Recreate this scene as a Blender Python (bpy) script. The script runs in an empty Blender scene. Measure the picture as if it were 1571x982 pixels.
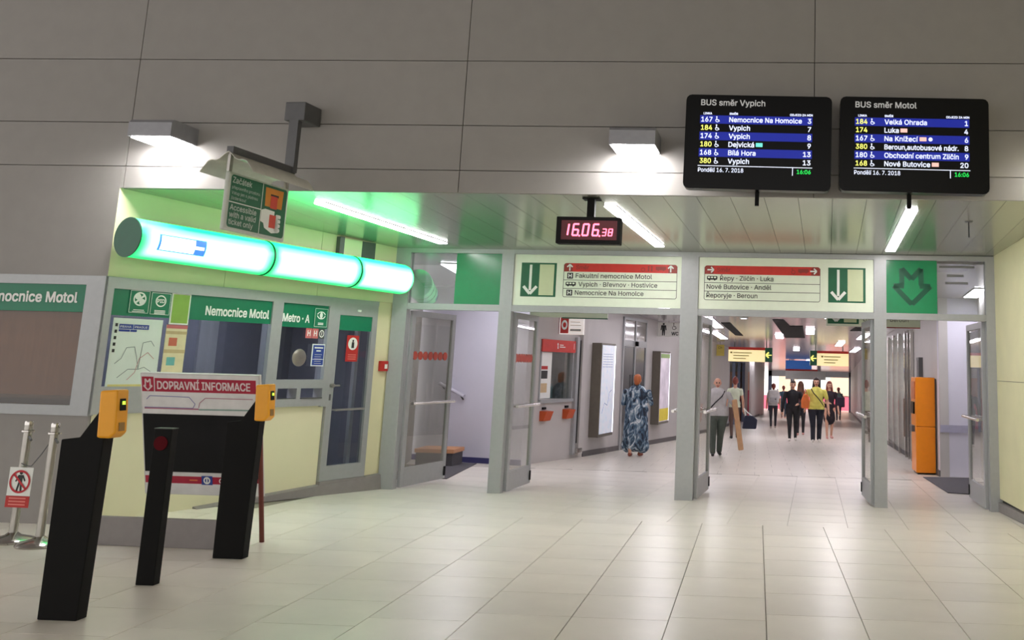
import bpy, math, random
import numpy as np
from mathutils import Vector, Matrix
random.seed(7)
scene = bpy.context.scene
COL = scene.collection

# ------------------------------------------------------------------ camera
IW, IH = 1571.0, 982.0
FPX, PPX, PPY = 1504.45, 1097.92, 283.95
YAW, PITCH, ROLL, CAMH = -0.0457, 0.1814, 0.0259, 1.5515
def cam_axes():
    cy, sy, cp, sp, cr, sr = math.cos(YAW), math.sin(YAW), math.cos(PITCH), math.sin(PITCH), math.cos(ROLL), math.sin(ROLL)
    f = Vector((sy*cp, cy*cp, sp)); r0 = Vector((cy, -sy, 0)); u0 = r0.cross(f)
    return cr*r0+sr*u0, -sr*r0+cr*u0, f
cd = bpy.data.cameras.new('camera'); cam = bpy.data.objects.new('camera', cd); COL.objects.link(cam)
r_, u_, f_ = cam_axes()
cam.matrix_world = Matrix(((r_.x, u_.x, -f_.x, 0), (r_.y, u_.y, -f_.y, 0), (r_.z, u_.z, -f_.z, CAMH), (0, 0, 0, 1)))
cd.sensor_fit = 'HORIZONTAL'; cd.sensor_width = 36.0; cd.lens = FPX/IW*36.0
cd.shift_x = (IW/2-PPX)/IW; cd.shift_y = (PPY-IH/2)/IW
cd.clip_end = 500
scene.camera = cam

# ------------------------------------------------------------------ world and exposure
w = bpy.data.worlds.new('world'); scene.world = w; w.use_nodes = True
bg = w.node_tree.nodes['Background']
bg.inputs[0].default_value = (1.0, 0.97, 0.94, 1); bg.inputs[1].default_value = 1.68
sd = bpy.data.lights.new('sun', 'SUN'); sd.energy = 4.0; sd.angle = 0.02; sun = bpy.data.objects.new('sun', sd); COL.objects.link(sun)
sun.rotation_euler = (math.radians(48), 0, math.radians(-8)); sun.location = (0, -20, 30)
vs = scene.view_settings
vs.view_transform = 'Standard'; vs.look = 'None'; vs.gamma = 1.0; vs.use_curve_mapping = False
vs.exposure = 0.0
STRIP_E, WALLLAMP_E, TUBE_E, CORR_E = 31.0, 58.0, 1.45, 15.0

# ------------------------------------------------------------------ materials
MATS = {}
def lin(c):
    return tuple(((v/255)/12.92 if v/255 <= 0.04045 else ((v/255+0.055)/1.055)**2.4) for v in c)
def mat(name, rgb, rough=0.5, metal=0.0, var=0.06, scale=12.0, bump=0.0, emit=None, estr=0.0, spec=0.5, rand=0.0, alpha=1.0, stretch=None):
    """rgb in 0-255 sRGB; noise-varied principled material"""
    if name in MATS: return MATS[name]
    m = bpy.data.materials.new(name); m.use_nodes = True; nt = m.node_tree; N = nt.nodes; L = nt.links
    b = N['Principled BSDF']; c = lin(rgb)
    b.inputs['Roughness'].default_value = rough; b.inputs['Metallic'].default_value = metal
    b.inputs['Specular IOR Level'].default_value = spec
    tc = N.new('ShaderNodeTexCoord'); nz = N.new('ShaderNodeTexNoise'); nz.inputs['Scale'].default_value = scale; nz.inputs['Detail'].default_value = 4
    if stretch:
        mp = N.new('ShaderNodeMapping'); mp.inputs['Scale'].default_value = stretch
        L.new(tc.outputs['Object'], mp.inputs[0]); L.new(mp.outputs[0], nz.inputs['Vector'])
    else: L.new(tc.outputs['Object'], nz.inputs['Vector'])
    rp = N.new('ShaderNodeValToRGB'); rp.color_ramp.elements[0].position = 0.3; rp.color_ramp.elements[1].position = 0.7
    rp.color_ramp.elements[0].color = tuple(max(0, v*(1-var)) for v in c)+(1,)
    rp.color_ramp.elements[1].color = tuple(min(1, v*(1+var)) for v in c)+(1,)
    L.new(nz.outputs['Fac'], rp.inputs[0])
    col = rp.outputs[0]
    if rand:
        oi = N.new('ShaderNodeObjectInfo'); hsv = N.new('ShaderNodeHueSaturation'); mr = N.new('ShaderNodeMapRange')
        mr.inputs['To Min'].default_value = 1-rand; mr.inputs['To Max'].default_value = 1+rand
        L.new(oi.outputs['Random'], mr.inputs[0]); L.new(mr.outputs[0], hsv.inputs['Value']); L.new(col, hsv.inputs['Color']); col = hsv.outputs[0]
    L.new(col, b.inputs['Base Color'])
    if bump:
        bp = N.new('ShaderNodeBump'); bp.inputs['Strength'].default_value = bump; bp.inputs['Distance'].default_value = 0.01
        L.new(nz.outputs['Fac'], bp.inputs['Height']); L.new(bp.outputs[0], b.inputs['Normal'])
    if emit:
        b.inputs['Emission Color'].default_value = lin(emit)+(1,); b.inputs['Emission Strength'].default_value = estr
    if alpha < 1: b.inputs['Alpha'].default_value = alpha
    MATS[name] = m; return m
def glass(name, tint, refl=0.08, body=0.0, bodycol=(0, 0, 0), rough=0.02):
    """thin pane: tinted transparency with a fresnel-weighted mirror on top"""
    if name in MATS: return MATS[name]
    m = bpy.data.materials.new(name); m.use_nodes = True; nt = m.node_tree; N = nt.nodes; L = nt.links
    N.remove(N['Principled BSDF']); out = N['Material Output']
    tr = N.new('ShaderNodeBsdfTransparent'); tr.inputs[0].default_value = lin(tint)+(1,)
    df = N.new('ShaderNodeBsdfDiffuse'); df.inputs[0].default_value = lin(bodycol)+(1,)
    nz = N.new('ShaderNodeTexNoise'); nz.inputs['Scale'].default_value = 3.0
    mth = N.new('ShaderNodeMath'); mth.operation = 'MULTIPLY'; mth.inputs[1].default_value = 2*body
    L.new(nz.outputs['Fac'], mth.inputs[0])
    m1 = N.new('ShaderNodeMixShader'); L.new(mth.outputs[0], m1.inputs[0]); L.new(tr.outputs[0], m1.inputs[1]); L.new(df.outputs[0], m1.inputs[2])
    gl = N.new('ShaderNodeBsdfGlossy'); gl.inputs['Roughness'].default_value = rough; gl.inputs[0].default_value = (1, 1, 1, 1)
    fr = N.new('ShaderNodeFresnel'); fr.inputs[0].default_value = 1.5
    ad = N.new('ShaderNodeMath'); ad.operation = 'ADD'; ad.inputs[1].default_value = refl-0.04; ad.use_clamp = True
    L.new(fr.outputs[0], ad.inputs[0])
    ge = N.new('ShaderNodeNewGeometry'); iv = N.new('ShaderNodeMath'); iv.operation = 'SUBTRACT'; iv.inputs[0].default_value = 1.0; L.new(ge.outputs['Backfacing'], iv.inputs[1])
    ml = N.new('ShaderNodeMath'); ml.operation = 'MULTIPLY'; L.new(ad.outputs[0], ml.inputs[0]); L.new(iv.outputs[0], ml.inputs[1]); ad = ml   # only the outer face mirrors, not the inside of the pane
    m2 = N.new('ShaderNodeMixShader'); L.new(ad.outputs[0], m2.inputs[0]); L.new(m1.outputs[0], m2.inputs[1]); L.new(gl.outputs[0], m2.inputs[2])
    L.new(m2.outputs[0], out.inputs[0]); MATS[name] = m; return m

M = {}
M['tile'] = mat('floor_tile', (232, 226, 215), 0.30, var=0.05, scale=2.2, rand=0.035, spec=0.5)
M['grout'] = mat('floor_grout', (150, 142, 132), 0.7)
M['concrete'] = mat('wall_panel', (150, 146, 143), 0.75, var=0.03, scale=6, bump=0.05, rand=0.02)
M['joint'] = mat('wall_joint', (84, 80, 78), 0.9)
M['cream'] = mat('cream_wall', (226, 220, 182), 0.6, var=0.03, scale=3)
M['creampanel'] = mat('cream_panel', (228, 224, 190), 0.5, var=0.02, scale=2)
M['alu'] = mat('painted_aluminium', (168, 170, 172), 0.4, 0.25, var=0.03, scale=20)
M['aludark'] = mat('dark_aluminium', (96, 96, 98), 0.4, 0.4)
M['black'] = mat('black_plastic', (14, 13, 13), 0.6, spec=0.15)
M['bayshade'] = mat('bay_shade_black', (10, 10, 10), 0.9)  # black standing for the shade inside the open ceiling bays
M['blackglass'] = mat('black_glass', (6, 6, 8), 0.3, spec=0.2)
M['steel'] = mat('polished_steel', (200, 196, 192), 0.18, 1.0, var=0.05)
M['steelsat'] = mat('satin_steel', (176, 172, 166), 0.32, 1.0)
M['green'] = mat('green_film', (0, 118, 84), 0.35, var=0.04)
M['greendk'] = mat('dark_green_print', (0, 84, 58), 0.4, var=0.03)
M['greensign'] = mat('sign_green', (10, 96, 62), 0.4)
M['white'] = mat('white_print', (238, 240, 236), 0.5, var=0.02)
M['signwhite'] = mat('sign_white', (236, 244, 226), 0.4, var=0.02)
M['signcream'] = mat('sign_pale', (206, 214, 176), 0.4, var=0.02)
M['red'] = mat('red_print', (206, 46, 34), 0.45)
M['darkred'] = mat('dark_red_print', (150, 48, 38), 0.45)
M['crimson'] = mat('crimson_print', (168, 24, 56), 0.45)
M['ink'] = mat('black_print', (38, 38, 38), 0.5)
M['blue'] = mat('blue_print', (40, 66, 150), 0.5)
M['yellow'] = mat('validator_yellow', (245, 168, 22), 0.4, var=0.03)
M['orange'] = mat('orange_paint', (240, 140, 10), 0.35, var=0.03)
M['brownleg'] = mat('brown_leg', (110, 48, 40), 0.5)
M['greyplate'] = mat('grey_plate', (140, 134, 134), 0.5, var=0.05)
M['redalarm'] = mat('alarm_red', (190, 40, 36), 0.4)
M['lampbody'] = mat('lamp_body', (150, 150, 156), 0.45, 0.3)
M['lightwhite'] = mat('strip_diffuser', (255, 255, 255), 0.4, emit=(255, 250, 250), estr=STRIP_E)
M['lampwhite'] = mat('lamp_diffuser', (255, 255, 255), 0.4, emit=(255, 252, 250), estr=WALLLAMP_E)
M['corrlight'] = mat('corridor_diffuser', (255, 255, 255), 0.4, emit=(252, 246, 255), estr=CORR_E)
M['sidelight'] = mat('side_room_diffuser', (255, 255, 255), 0.4, emit=(250, 248, 255), estr=22.0)
M['cabinetlight'] = mat('lit_poster', (225, 230, 240), 0.4, emit=(205, 212, 226), estr=0.3, var=0.15, scale=9)
M['cabinetedge'] = mat('lit_edge', (255, 255, 255), 0.4, emit=(240, 245, 255), estr=2.2)
M['soffit'] = mat('soffit_metal', (168, 170, 160), 0.22, 0.55, var=0.03, scale=4, rand=0.03)
M['corrceil'] = mat('corridor_ceiling', (214, 210, 218), 0.16, 0.35, var=0.04, scale=1.5)
M['corrwall'] = mat('corridor_wall', (190, 186, 184), 0.5, var=0.03, scale=2)
M['lilac'] = mat('pale_lilac_wall', (214, 212, 226), 0.6, var=0.03, scale=1.5)
M['mat'] = mat('rough_dark_grey', (88, 86, 90), 0.95, var=0.15, scale=60, bump=0.3)  # dark grey of the floor patches and the step riser
M['booth_in'] = mat('booth_interior', (112, 114, 124), 0.8)
M['curtain'] = mat('brown_blind', (172, 144, 120), 0.9, var=0.08, scale=5, stretch=(8, 8, 0.5))
M['pane'] = glass('clear_pane', (244, 246, 244), 0.06)
M['panedirty'] = glass('door_pane', (232, 232, 226), 0.06, 0.10, (165, 165, 155))
M['panedark'] = glass('dark_pane', (226, 228, 234), 0.06, 0.04, (50, 50, 55))
M['panegrey'] = glass('grey_pane', (222, 224, 224), 0.09, 0.12, (165, 165, 165))
M['screenwhite'] = mat('screen_white', (230, 236, 255), 0.4, emit=(225, 232, 255), estr=0.95)
M['screentitle'] = mat('screen_title', (190, 190, 190), 0.4, emit=(190, 190, 192), estr=0.35)
M['screenyellow'] = mat('screen_yellow', (240, 240, 130), 0.4, emit=(246, 246, 120), estr=0.9)
M['screenblue'] = mat('screen_blue', (10, 24, 120), 0.4, emit=(16, 38, 170), estr=0.6)
M['screenred'] = mat('screen_pink', (240, 190, 180), 0.4, emit=(246, 196, 186), estr=0.8)
M['screencyan'] = mat('screen_cyan', (120, 230, 220), 0.4, emit=(110, 226, 214), estr=0.8)
M['screengreen'] = mat('screen_green', (30, 220, 90), 0.4, emit=(30, 225, 90), estr=0.9)
M['led'] = mat('red_led', (255, 60, 90), 0.4, emit=(255, 110, 135), estr=3.2)
M['ledglow'] = mat('red_filter', (50, 2, 10), 0.4, emit=(150, 0, 30), estr=0.12)
M['ledgreen'] = mat('green_led', (200, 255, 60), 0.4, emit=(190, 255, 70), estr=1.5)

# ------------------------------------------------------------------ geometry helpers
class MB:
    def __init__(s): s.v = []; s.f = []
    def add(s, vs_, fs):
        o = len(s.v); s.v += [tuple(p) for p in vs_]; s.f += [tuple(i+o for i in f) for f in fs]; return s
    def box(s, x0, x1, y0, y1, z0, z1):
        return s.add([(x0,y0,z0),(x1,y0,z0),(x1,y1,z0),(x0,y1,z0),(x0,y0,z1),(x1,y0,z1),(x1,y1,z1),(x0,y1,z1)],
              [(3,2,1,0),(4,5,6,7),(0,1,5,4),(1,2,6,5),(2,3,7,6),(3,0,4,7)])
    def prism(s, poly, lo, hi, axis='y'):
        """poly of 2-D points; axis y: (x,z); axis z: (x,y); axis x: (y,z)"""
        n = len(poly)
        def pt(p, t): return (p[0], t, p[1]) if axis == 'y' else ((p[0], p[1], t) if axis == 'z' else (t, p[0], p[1]))
        vs_ = [pt(p, lo) for p in poly]+[pt(p, hi) for p in poly]
        fs = [tuple(range(n)), tuple(range(2*n-1, n-1, -1))]+[(i, i+n, (i+1) % n+n, (i+1) % n) for i in range(n)]
        return s.add(vs_, fs)
    def cyl(s, p0, p1, r0, r1=None, n=16):
        r1 = r0 if r1 is None else r1
        p0, p1 = Vector(p0), Vector(p1); d = (p1-p0).normalized()
        a = d.orthogonal().normalized(); b = d.cross(a)
        vs_ = []
        for p, r in ((p0, r0), (p1, r1)):
            for i in range(n):
                t = 2*math.pi*i/n; vs_.append(p+a*(r*math.cos(t))+b*(r*math.sin(t)))
        return s.add(vs_, [tuple(range(n-1, -1, -1)), tuple(range(n, 2*n))]+[(i, (i+1) % n, (i+1) % n+n, i+n) for i in range(n)])
    def lathe(s, prof, c=(0, 0, 0), n=24, axis='z'):
        """prof list of (r, h)"""
        vs_ = []
        for r, h in prof:
            for i in range(n):
                t = 2*math.pi*i/n; x, y = r*math.cos(t), r*math.sin(t)
                vs_.append((c[0]+x, c[1]+y, c[2]+h) if axis == 'z' else ((c[0]+h, c[1]+x, c[2]+y) if axis == 'x' else (c[0]+x, c[1]+h, c[2]+y)))
        fs = []
        for k in range(len(prof)-1):
            for i in range(n): fs.append((k*n+i, k*n+(i+1) % n, (k+1)*n+(i+1) % n, (k+1)*n+i))
        fs.append(tuple(range(n-1, -1, -1))); fs.append(tuple(range((len(prof)-1)*n, len(prof)*n)))
        return s.add(vs_, fs)
    def tube(s, pts, r, n=10):
        for a, b in zip(pts[:-1], pts[1:]): s.cyl(a, b, r, n=n)
        return s
    def build(s, name, m, parent=None, smooth=False, bevel=0.0, loc=None, rot=None):
        me = bpy.data.meshes.new(name); me.from_pydata(s.v, [], s.f); me.validate(); me.update()
        import bmesh
        bm = bmesh.new(); bm.from_mesh(me); bmesh.ops.recalc_face_normals(bm, faces=bm.faces)
        if bevel:
            bmesh.ops.remove_doubles(bm, verts=bm.verts, dist=1e-5)
            bmesh.ops.bevel(bm, geom=[e for e in bm.edges if e.is_manifold and e.calc_face_angle(0) > 0.5], offset=bevel, segments=2, affect='EDGES', profile=0.5)
        bm.to_mesh(me); bm.free()
        if m: me.materials.append(m)
        if smooth:
            for p in me.polygons: p.use_smooth = True
            try: me.set_sharp_from_angle(angle=0.7)
            except Exception: pass
        o = bpy.data.objects.new(name, me); COL.objects.link(o)
        if parent: o.parent = parent
        if loc: o.location = loc
        if rot: o.rotation_euler = rot
        return o
class Flat:
    """flat print in a thing's local x-z plane, seen from -y"""
    def __init__(s, y=-0.003): s.v = []; s.f = []; s.y = y
    def poly(s, pts):
        o = len(s.v); s.v += [(p[0], s.y, p[1]) for p in pts]; s.f.append(tuple(range(o, o+len(pts)))); return s
    def rect(s, x0, z0, x1, z1): return s.poly([(x0, z0), (x1, z0), (x1, z1), (x0, z1)])
    def disc(s, x, z, r, n=20, rz=None): return s.poly([(x+r*math.cos(2*math.pi*i/n), z+(rz or r)*math.sin(2*math.pi*i/n)) for i in range(n)])
    def ring(s, x, z, r0, r1, a0=0, a1=360, n=24, k=1.0):
        for i in range(n):
            t0, t1 = math.radians(a0+(a1-a0)*i/n), math.radians(a0+(a1-a0)*(i+1)/n)
            s.poly([(x+r0*math.cos(t0), z+k*r0*math.sin(t0)), (x+r1*math.cos(t0), z+k*r1*math.sin(t0)), (x+r1*math.cos(t1), z+k*r1*math.sin(t1)), (x+r0*math.cos(t1), z+k*r0*math.sin(t1))])
        return s
    def line(s, p, q, wd):
        d = Vector((q[0]-p[0], q[1]-p[1])); n = Vector((-d.y, d.x)).normalized()*wd/2
        return s.poly([(p[0]-n.x, p[1]-n.y), (q[0]-n.x, q[1]-n.y), (q[0]+n.x, q[1]+n.y), (p[0]+n.x, p[1]+n.y)])
    def pl(s, pts, wd):
        for a, b in zip(pts[:-1], pts[1:]): s.line(a, b, wd)
        return s
    def rrect(s, x0, z0, x1, z1, r, top=True, bottom=True):
        pts = []
        for cx, cz, a, on in ((x1-r, z1-r, 0, top), (x0+r, z1-r, 90, top), (x0+r, z0+r, 180, bottom), (x1-r, z0+r, 270, bottom)):
            if on: pts += [(cx+r*math.cos(math.radians(a+t)), cz+r*math.sin(math.radians(a+t))) for t in (0, 22, 45, 68, 90)]
            else: pts.append((x1 if a in (0, 270) else x0, z1 if a < 180 else z0))
        return s.poly(pts)
    def build(s, name, m, parent):
        me = bpy.data.meshes.new(name); me.from_pydata(s.v, [], s.f); me.update()
        me.materials.append(m)
        o = bpy.data.objects.new(name, me); COL.objects.link(o); o.parent = parent; return o
FONT = None
try:
    import os
    FONT = bpy.data.fonts.load(os.path.join(bpy.utils.system_resource('DATAFILES'), 'fonts', 'Inter.woff2'))
except Exception: FONT = None
from mathutils.geometry import tessellate_polygon
def glyph_mesh(body):
    """outlines of the lettering filled loop by loop, so overlapping strokes of a glyph stay solid"""
    cu = bpy.data.curves.new('t', 'FONT'); cu.body = body
    if FONT: cu.font = FONT
    cu.size = 1.0; cu.resolution_u = 3; cu.fill_mode = 'NONE'
    ob = bpy.data.objects.new('t', cu); COL.objects.link(ob)
    dg = bpy.context.evaluated_depsgraph_get(); dg.update()
    me = bpy.data.meshes.new_from_object(ob.evaluated_get(dg)); bpy.data.objects.remove(ob); bpy.data.curves.remove(cu)
    nb = {}
    for e in me.edges:
        a, b = e.vertices; nb.setdefault(a, []).append(b); nb.setdefault(b, []).append(a)
    co = [(v.co.x, v.co.y) for v in me.vertices]; bpy.data.meshes.remove(me)
    seen = set(); loops = []
    for e0 in sorted(nb):
        if e0 in seen: continue
        lp = [e0]; seen.add(e0); cur = e0
        while True:
            nx = [n for n in nb[cur] if n not in seen]
            if not nx: break
            cur = nx[0] if cur != e0 or (cur+1) not in nx else cur+1
            seen.add(cur); lp.append(cur)
        pts = [co[k] for k in lp]
        if len(pts) >= 3: loops.append((min(lp), pts))
    def area(p): return 0.5*sum(p[k][0]*p[(k+1) % len(p)][1]-p[(k+1) % len(p)][0]*p[k][1] for k in range(len(p)))
    def inside(q, p):
        r = False
        for k in range(len(p)):
            (x1, y1), (x2, y2) = p[k], p[k-1]
            if (y1 > q[1]) != (y2 > q[1]) and q[0] < (x2-x1)*(q[1]-y1)/(y2-y1)+x1: r = not r
        return r
    L_ = [(p, area(p)) for _, p in loops]
    if not L_: return [([(0, 0), (1e-3, 0), (0, 1e-3)], [(0, 1, 2)])]
    sg = 1 if max(L_, key=lambda t: abs(t[1]))[1] > 0 else -1
    pieces = []
    outs = [p for p, a in L_ if a*sg > 0]; holes = [p for p, a in L_ if a*sg < 0]
    for p in outs:
        hs = [h for h in holes if all(inside(h[k], p) for k in (0, len(h)//2))]
        polys = [[Vector((x, y, 0)) for x, y in p]]+[[Vector((x, y, 0)) for x, y in h] for h in hs]
        pieces.append(([(v.x, v.y) for q in polys for v in q], [tuple(t) for t in tessellate_polygon(polys)]))
    return pieces
CAPH = 0.727
try:
    CAPH = max(v[1] for v in glyph_mesh('H')[0][0])
except Exception: pass
def text(body, x0, z0, h, m, parent, w=None, y=-0.003, bold=0.0, align='L', name='lettering', maxw=None):
    """lettering with capital height h, baseline z0; w stretches it to that width"""
    pieces = glyph_mesh(body); sc_ = h/CAPH
    xs = [v[0] for V, F in pieces for v in V]; xm, xM = min(xs), max(xs)
    sx = w/(xM-xm) if w else sc_
    if maxw and (xM-xm)*sx > maxw: sx = maxw/(xM-xm)
    wd = (xM-xm)*sx; off = {'L': 0, 'C': -wd/2, 'R': -wd}[align]
    words = []; run = -1e9                                   # one object for each word
    for V, F in sorted(pieces, key=lambda p: min(v[0] for v in p[0])):
        a = min(v[0] for v in V)
        if a-run > 0.17 or not words: words.append([])
        words[-1].append((V, F)); run = max(run, max(v[0] for v in V))
    out = []
    d = bold*1.1*sc_
    for wp in words:
        vv = []; ff = []
        for k, (dx, dz) in enumerate(((0, 0), (d, d), (-d, -d), (d, -d), (-d, d)) if bold else ((0, 0),)):   # heavier weight: the outline thickened on all sides
            for V, F in wp:
                o = len(vv); vv += [(x0+off+(a-xm)*sx+dx, y-0.0003*k, z0+b*sc_+dz) for a, b in V]; ff += [tuple(o+q for q in t) for t in F]
        me = bpy.data.meshes.new(name); me.from_pydata(vv, [], ff); me.materials.append(m); me.update()
        o = bpy.data.objects.new(name, me); COL.objects.link(o); o.parent = parent; out.append(o)
    text.end = x0+off+wd
    return out
def tag(o, label=None, cat=None, group=None, kind=None):
    if label: o['label'] = label
    if cat: o['category'] = cat
    if group: o['group'] = group
    if kind: o['kind'] = kind
    return o
def thing(name, label, cat, loc=(0, 0, 0), rz=0.0, group=None, kind=None):
    o = bpy.data.objects.new(name, None); COL.objects.link(o); o.empty_display_size = 0.1
    o.location = loc; o.rotation_euler = (0, 0, rz); return tag(o, label, cat, group, kind)
def struct(name, loc=(0, 0, 0), rz=0.0, label=None):
    return thing(name, label, None, loc, rz, kind='structure')
def B(parent, name, m, x0, x1, y0, y1, z0, z1, bevel=0.0):
    return MB().box(x0, x1, y0, y1, z0, z1).build(name, m, parent, bevel=bevel)
class Pl:
    """vertical plane running from a to b; local x along it, local y away from the viewer"""
    def __init__(s, a, b):
        s.a = Vector((a[0], a[1], 0)); d = Vector((b[0]-a[0], b[1]-a[1], 0)); s.L = d.length; s.u = d.normalized()
        s.rz = math.atan2(d.y, d.x); s.n = Vector((-s.u.y, s.u.x, 0))
    def p(s, x, y=0, z=0): return tuple(s.a+s.u*x+s.n*y+Vector((0, 0, z)))
SL = 0.026
def fz(Y): return -SL*max(0.0, Y-10.2)          # floor: level hall, then a gentle ramp down the corridor
def sz(Y): return 3.06-0.038*(Y-8.85)           # sloping soffit of the portico
CH = 2.95                                        # corridor ceiling above its floor

FAS = Pl((-6.06, 8.91), (2.353, 8.72))
BTH = Pl((-6.06, 8.91), (-4.631, 12.399))
FRM = Pl((-4.64, 12.42), (2.905, 12.065))
LW1 = Pl((-3.85, 16.9), (-3.3, 19.2)); LW2 = Pl((-3.3, 19.2), (-2.15, 26.5))
RW = Pl((3.08, 17.0), (3.9, 33.7))
# ------------------------------------------------------------------ floor: slab and tiles
floor = struct('floor')
B(floor, 'hall_slab', M['grout'], -16, 2.95, -8, 10.2, -0.30, -0.012)
mb = MB()
def ramp_quad(x0, x1, Y0, Y1, z_off):
    return [(x0, Y0, fz(Y0)+z_off), (x1, Y0, fz(Y0)+z_off), (x1, Y1, fz(Y1)+z_off), (x0, Y1, fz(Y1)+z_off)]
a = ramp_quad(-9, 12, 10.2, 100, -0.012); b_ = ramp_quad(-9, 12, 10.2, 100, -0.3)
mb.add(a+b_, [(0, 1, 2, 3), (7, 6, 5, 4), (0, 4, 5, 1), (1, 5, 6, 2), (2, 6, 7, 3), (3, 7, 4, 0)])
mb.build('ramp_slab', M['grout'], floor)
# far corridor floor past the tiles that can be told apart: a tiled surface in the material
m = bpy.data.materials.new('far_tiles'); m.use_nodes = True; nt = m.node_tree
br = nt.nodes.new('ShaderNodeTexBrick'); tcx = nt.nodes.new('ShaderNodeTexCoord')
br.inputs['Color1'].default_value = lin((226, 220, 208))+(1,); br.inputs['Color2'].default_value = lin((220, 214, 202))+(1,); br.inputs['Mortar'].default_value = lin((165, 158, 148))+(1,)
br.inputs['Scale'].default_value = 1.0; br.inputs['Brick Width'].default_value = 0.6; br.inputs['Row Height'].default_value = 0.6; br.inputs['Mortar Size'].default_value = 0.004
nt.links.new(tcx.outputs['Object'], br.inputs['Vector']); nt.links.new(br.outputs['Color'], nt.nodes['Principled BSDF'].inputs['Base Color']); nt.nodes['Principled BSDF'].inputs['Roughness'].default_value = 0.3
RT1 = 16.2
mb = MB(); a = ramp_quad(-9, 12, RT1, 100, 0.0); b_ = ramp_quad(-9, 12, RT1, 100, -0.011)
mb.add(a+b_, [(0, 1, 2, 3), (7, 6, 5, 4), (0, 4, 5, 1), (1, 5, 6, 2), (2, 6, 7, 3), (3, 7, 4, 0)]); mb.build('far_tiling', m, floor)
mb = MB().box(-16, 2.95, -8, 4.6, -0.011, 0.0); mb.build('near_tiling', m, floor)
# hall tiles
G = 0.006
tmesh = {}
def tile(parent, w_, d_, loc, rot=(0, 0, 0)):
    k = (round(w_, 3), round(d_, 3))
    if k not in tmesh:
        o = MB().box(0, w_, 0, d_, -0.011, 0.0).build('tile', M['tile'], parent, bevel=0.0); tmesh[k] = o.data
    else:
        o = bpy.data.objects.new('tile', tmesh[k]); COL.objects.link(o); o.parent = parent
    o.location = loc; o.rotation_euler = rot; return o
X0 = -2.313
offs = {2: 6.391, 3: 6.476, 4: 6.635, 5: 6.60}
for k in range(-9, 9):
    xa = X0+k*0.6; xb = min(xa+0.6, 2.93)
    if xb-xa < 0.1: continue
    oy = offs.get(k, 6.4+random.choice((0, .2, .4)))
    y = oy-0.6*math.ceil((oy-4.6)/0.6)
    while y < 10.2:
        y0, y1 = max(y, 4.6), min(y+0.6, 10.2)
        # tiles under the booth or beyond the left frame edge are never seen
        inside_booth = (y0 > 9.0 and xb < -6.0+(y0-8.9)*0.41)
        if y1-y0 > 0.05 and not inside_booth and not (xb < -7.6) and not (xb < -4.4 and y1 < 5.3):
            tile(floor, xb-xa-G, y1-y0-G, (xa+G/2, y0+G/2, 0))
        y += 0.6
# ramp tiles, turned with the corridor
RA = math.radians(3.3); pitch = -math.atan(SL)
rx0, ry0 = -0.239-math.sin(RA)*0.517, 10.2
for k in range(-8, 6):
    oy = random.choice((0.0, 0.2, 0.4))
    y = -0.6+oy
    while y < RT1-10.2:
        y0, y1 = max(y, 0.0), min(y+0.6, RT1-10.2)
        if y1-y0 > 0.05:
            lx = k*0.6
            wx = rx0+lx*math.cos(RA)-(-y0)*math.sin(RA)
            wy = ry0+y0*math.cos(RA)
            left = -5.3+(y0)*0.36 if y0 < 2.2 else -4.7
            if wx+0.6 > left and wx < 2.9-0.05*0:
                wd = min(0.6, 2.93-wx)
                if wd > 0.1: tile(floor, wd-G, y1-y0-G, (wx+G/2, wy+G/2, fz(wy)), (pitch, 0, -RA))
        y += 0.6

# ------------------------------------------------------------------ hall front wall (fascia) with its panels
wf = struct('wall_front', FAS.p(0), FAS.rz)
B(wf, 'backing', M['joint'], -9, 9.2, 0.03, 0.45, 3.075, 6.2)
B(wf, 'backing', M['joint'], -9, -0.005, 0.03, 0.3, 2.222, 3.075)
B(wf, 'backing', M['joint'], -9, -0.005, 0.03, 0.3, 0.0, 0.95)
jx = [-9.0, -3.2, 0.03, 3.265, 6.55, 9.5]; jx = [-6.5, -3.24, 0.03, 3.27, 6.55, 9.0]
jz = [3.06, 3.27, 3.70, 4.33, 4.96, 5.6, 6.2]
g = 0.003
for i in range(5):
    for j in range(6):
        if i < 2 and j == 0: continue
        z0 = jz[j]
        B(wf, 'wall_panel', M['concrete'], jx[i]+g, jx[i+1]-g, 0, 0.03, z0+(g if j else 0), jz[j+1]-g, bevel=0.003)
for i, (xa, xb) in enumerate(((-6.5, -3.24), (-3.24, -0.002))):
    B(wf, 'wall_panel', M['concrete'], xa+g, xb, 0, 0.03, 2.222, 3.27-g)
    B(wf, 'wall_panel', M['concrete'], xa+g, xb, 0, 0.03, 0.0, 0.95)
B(wf, 'wall_panel', M['concrete'], -0.001, 0.027, 0, 0.03, 3.06, 3.27-g)
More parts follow.
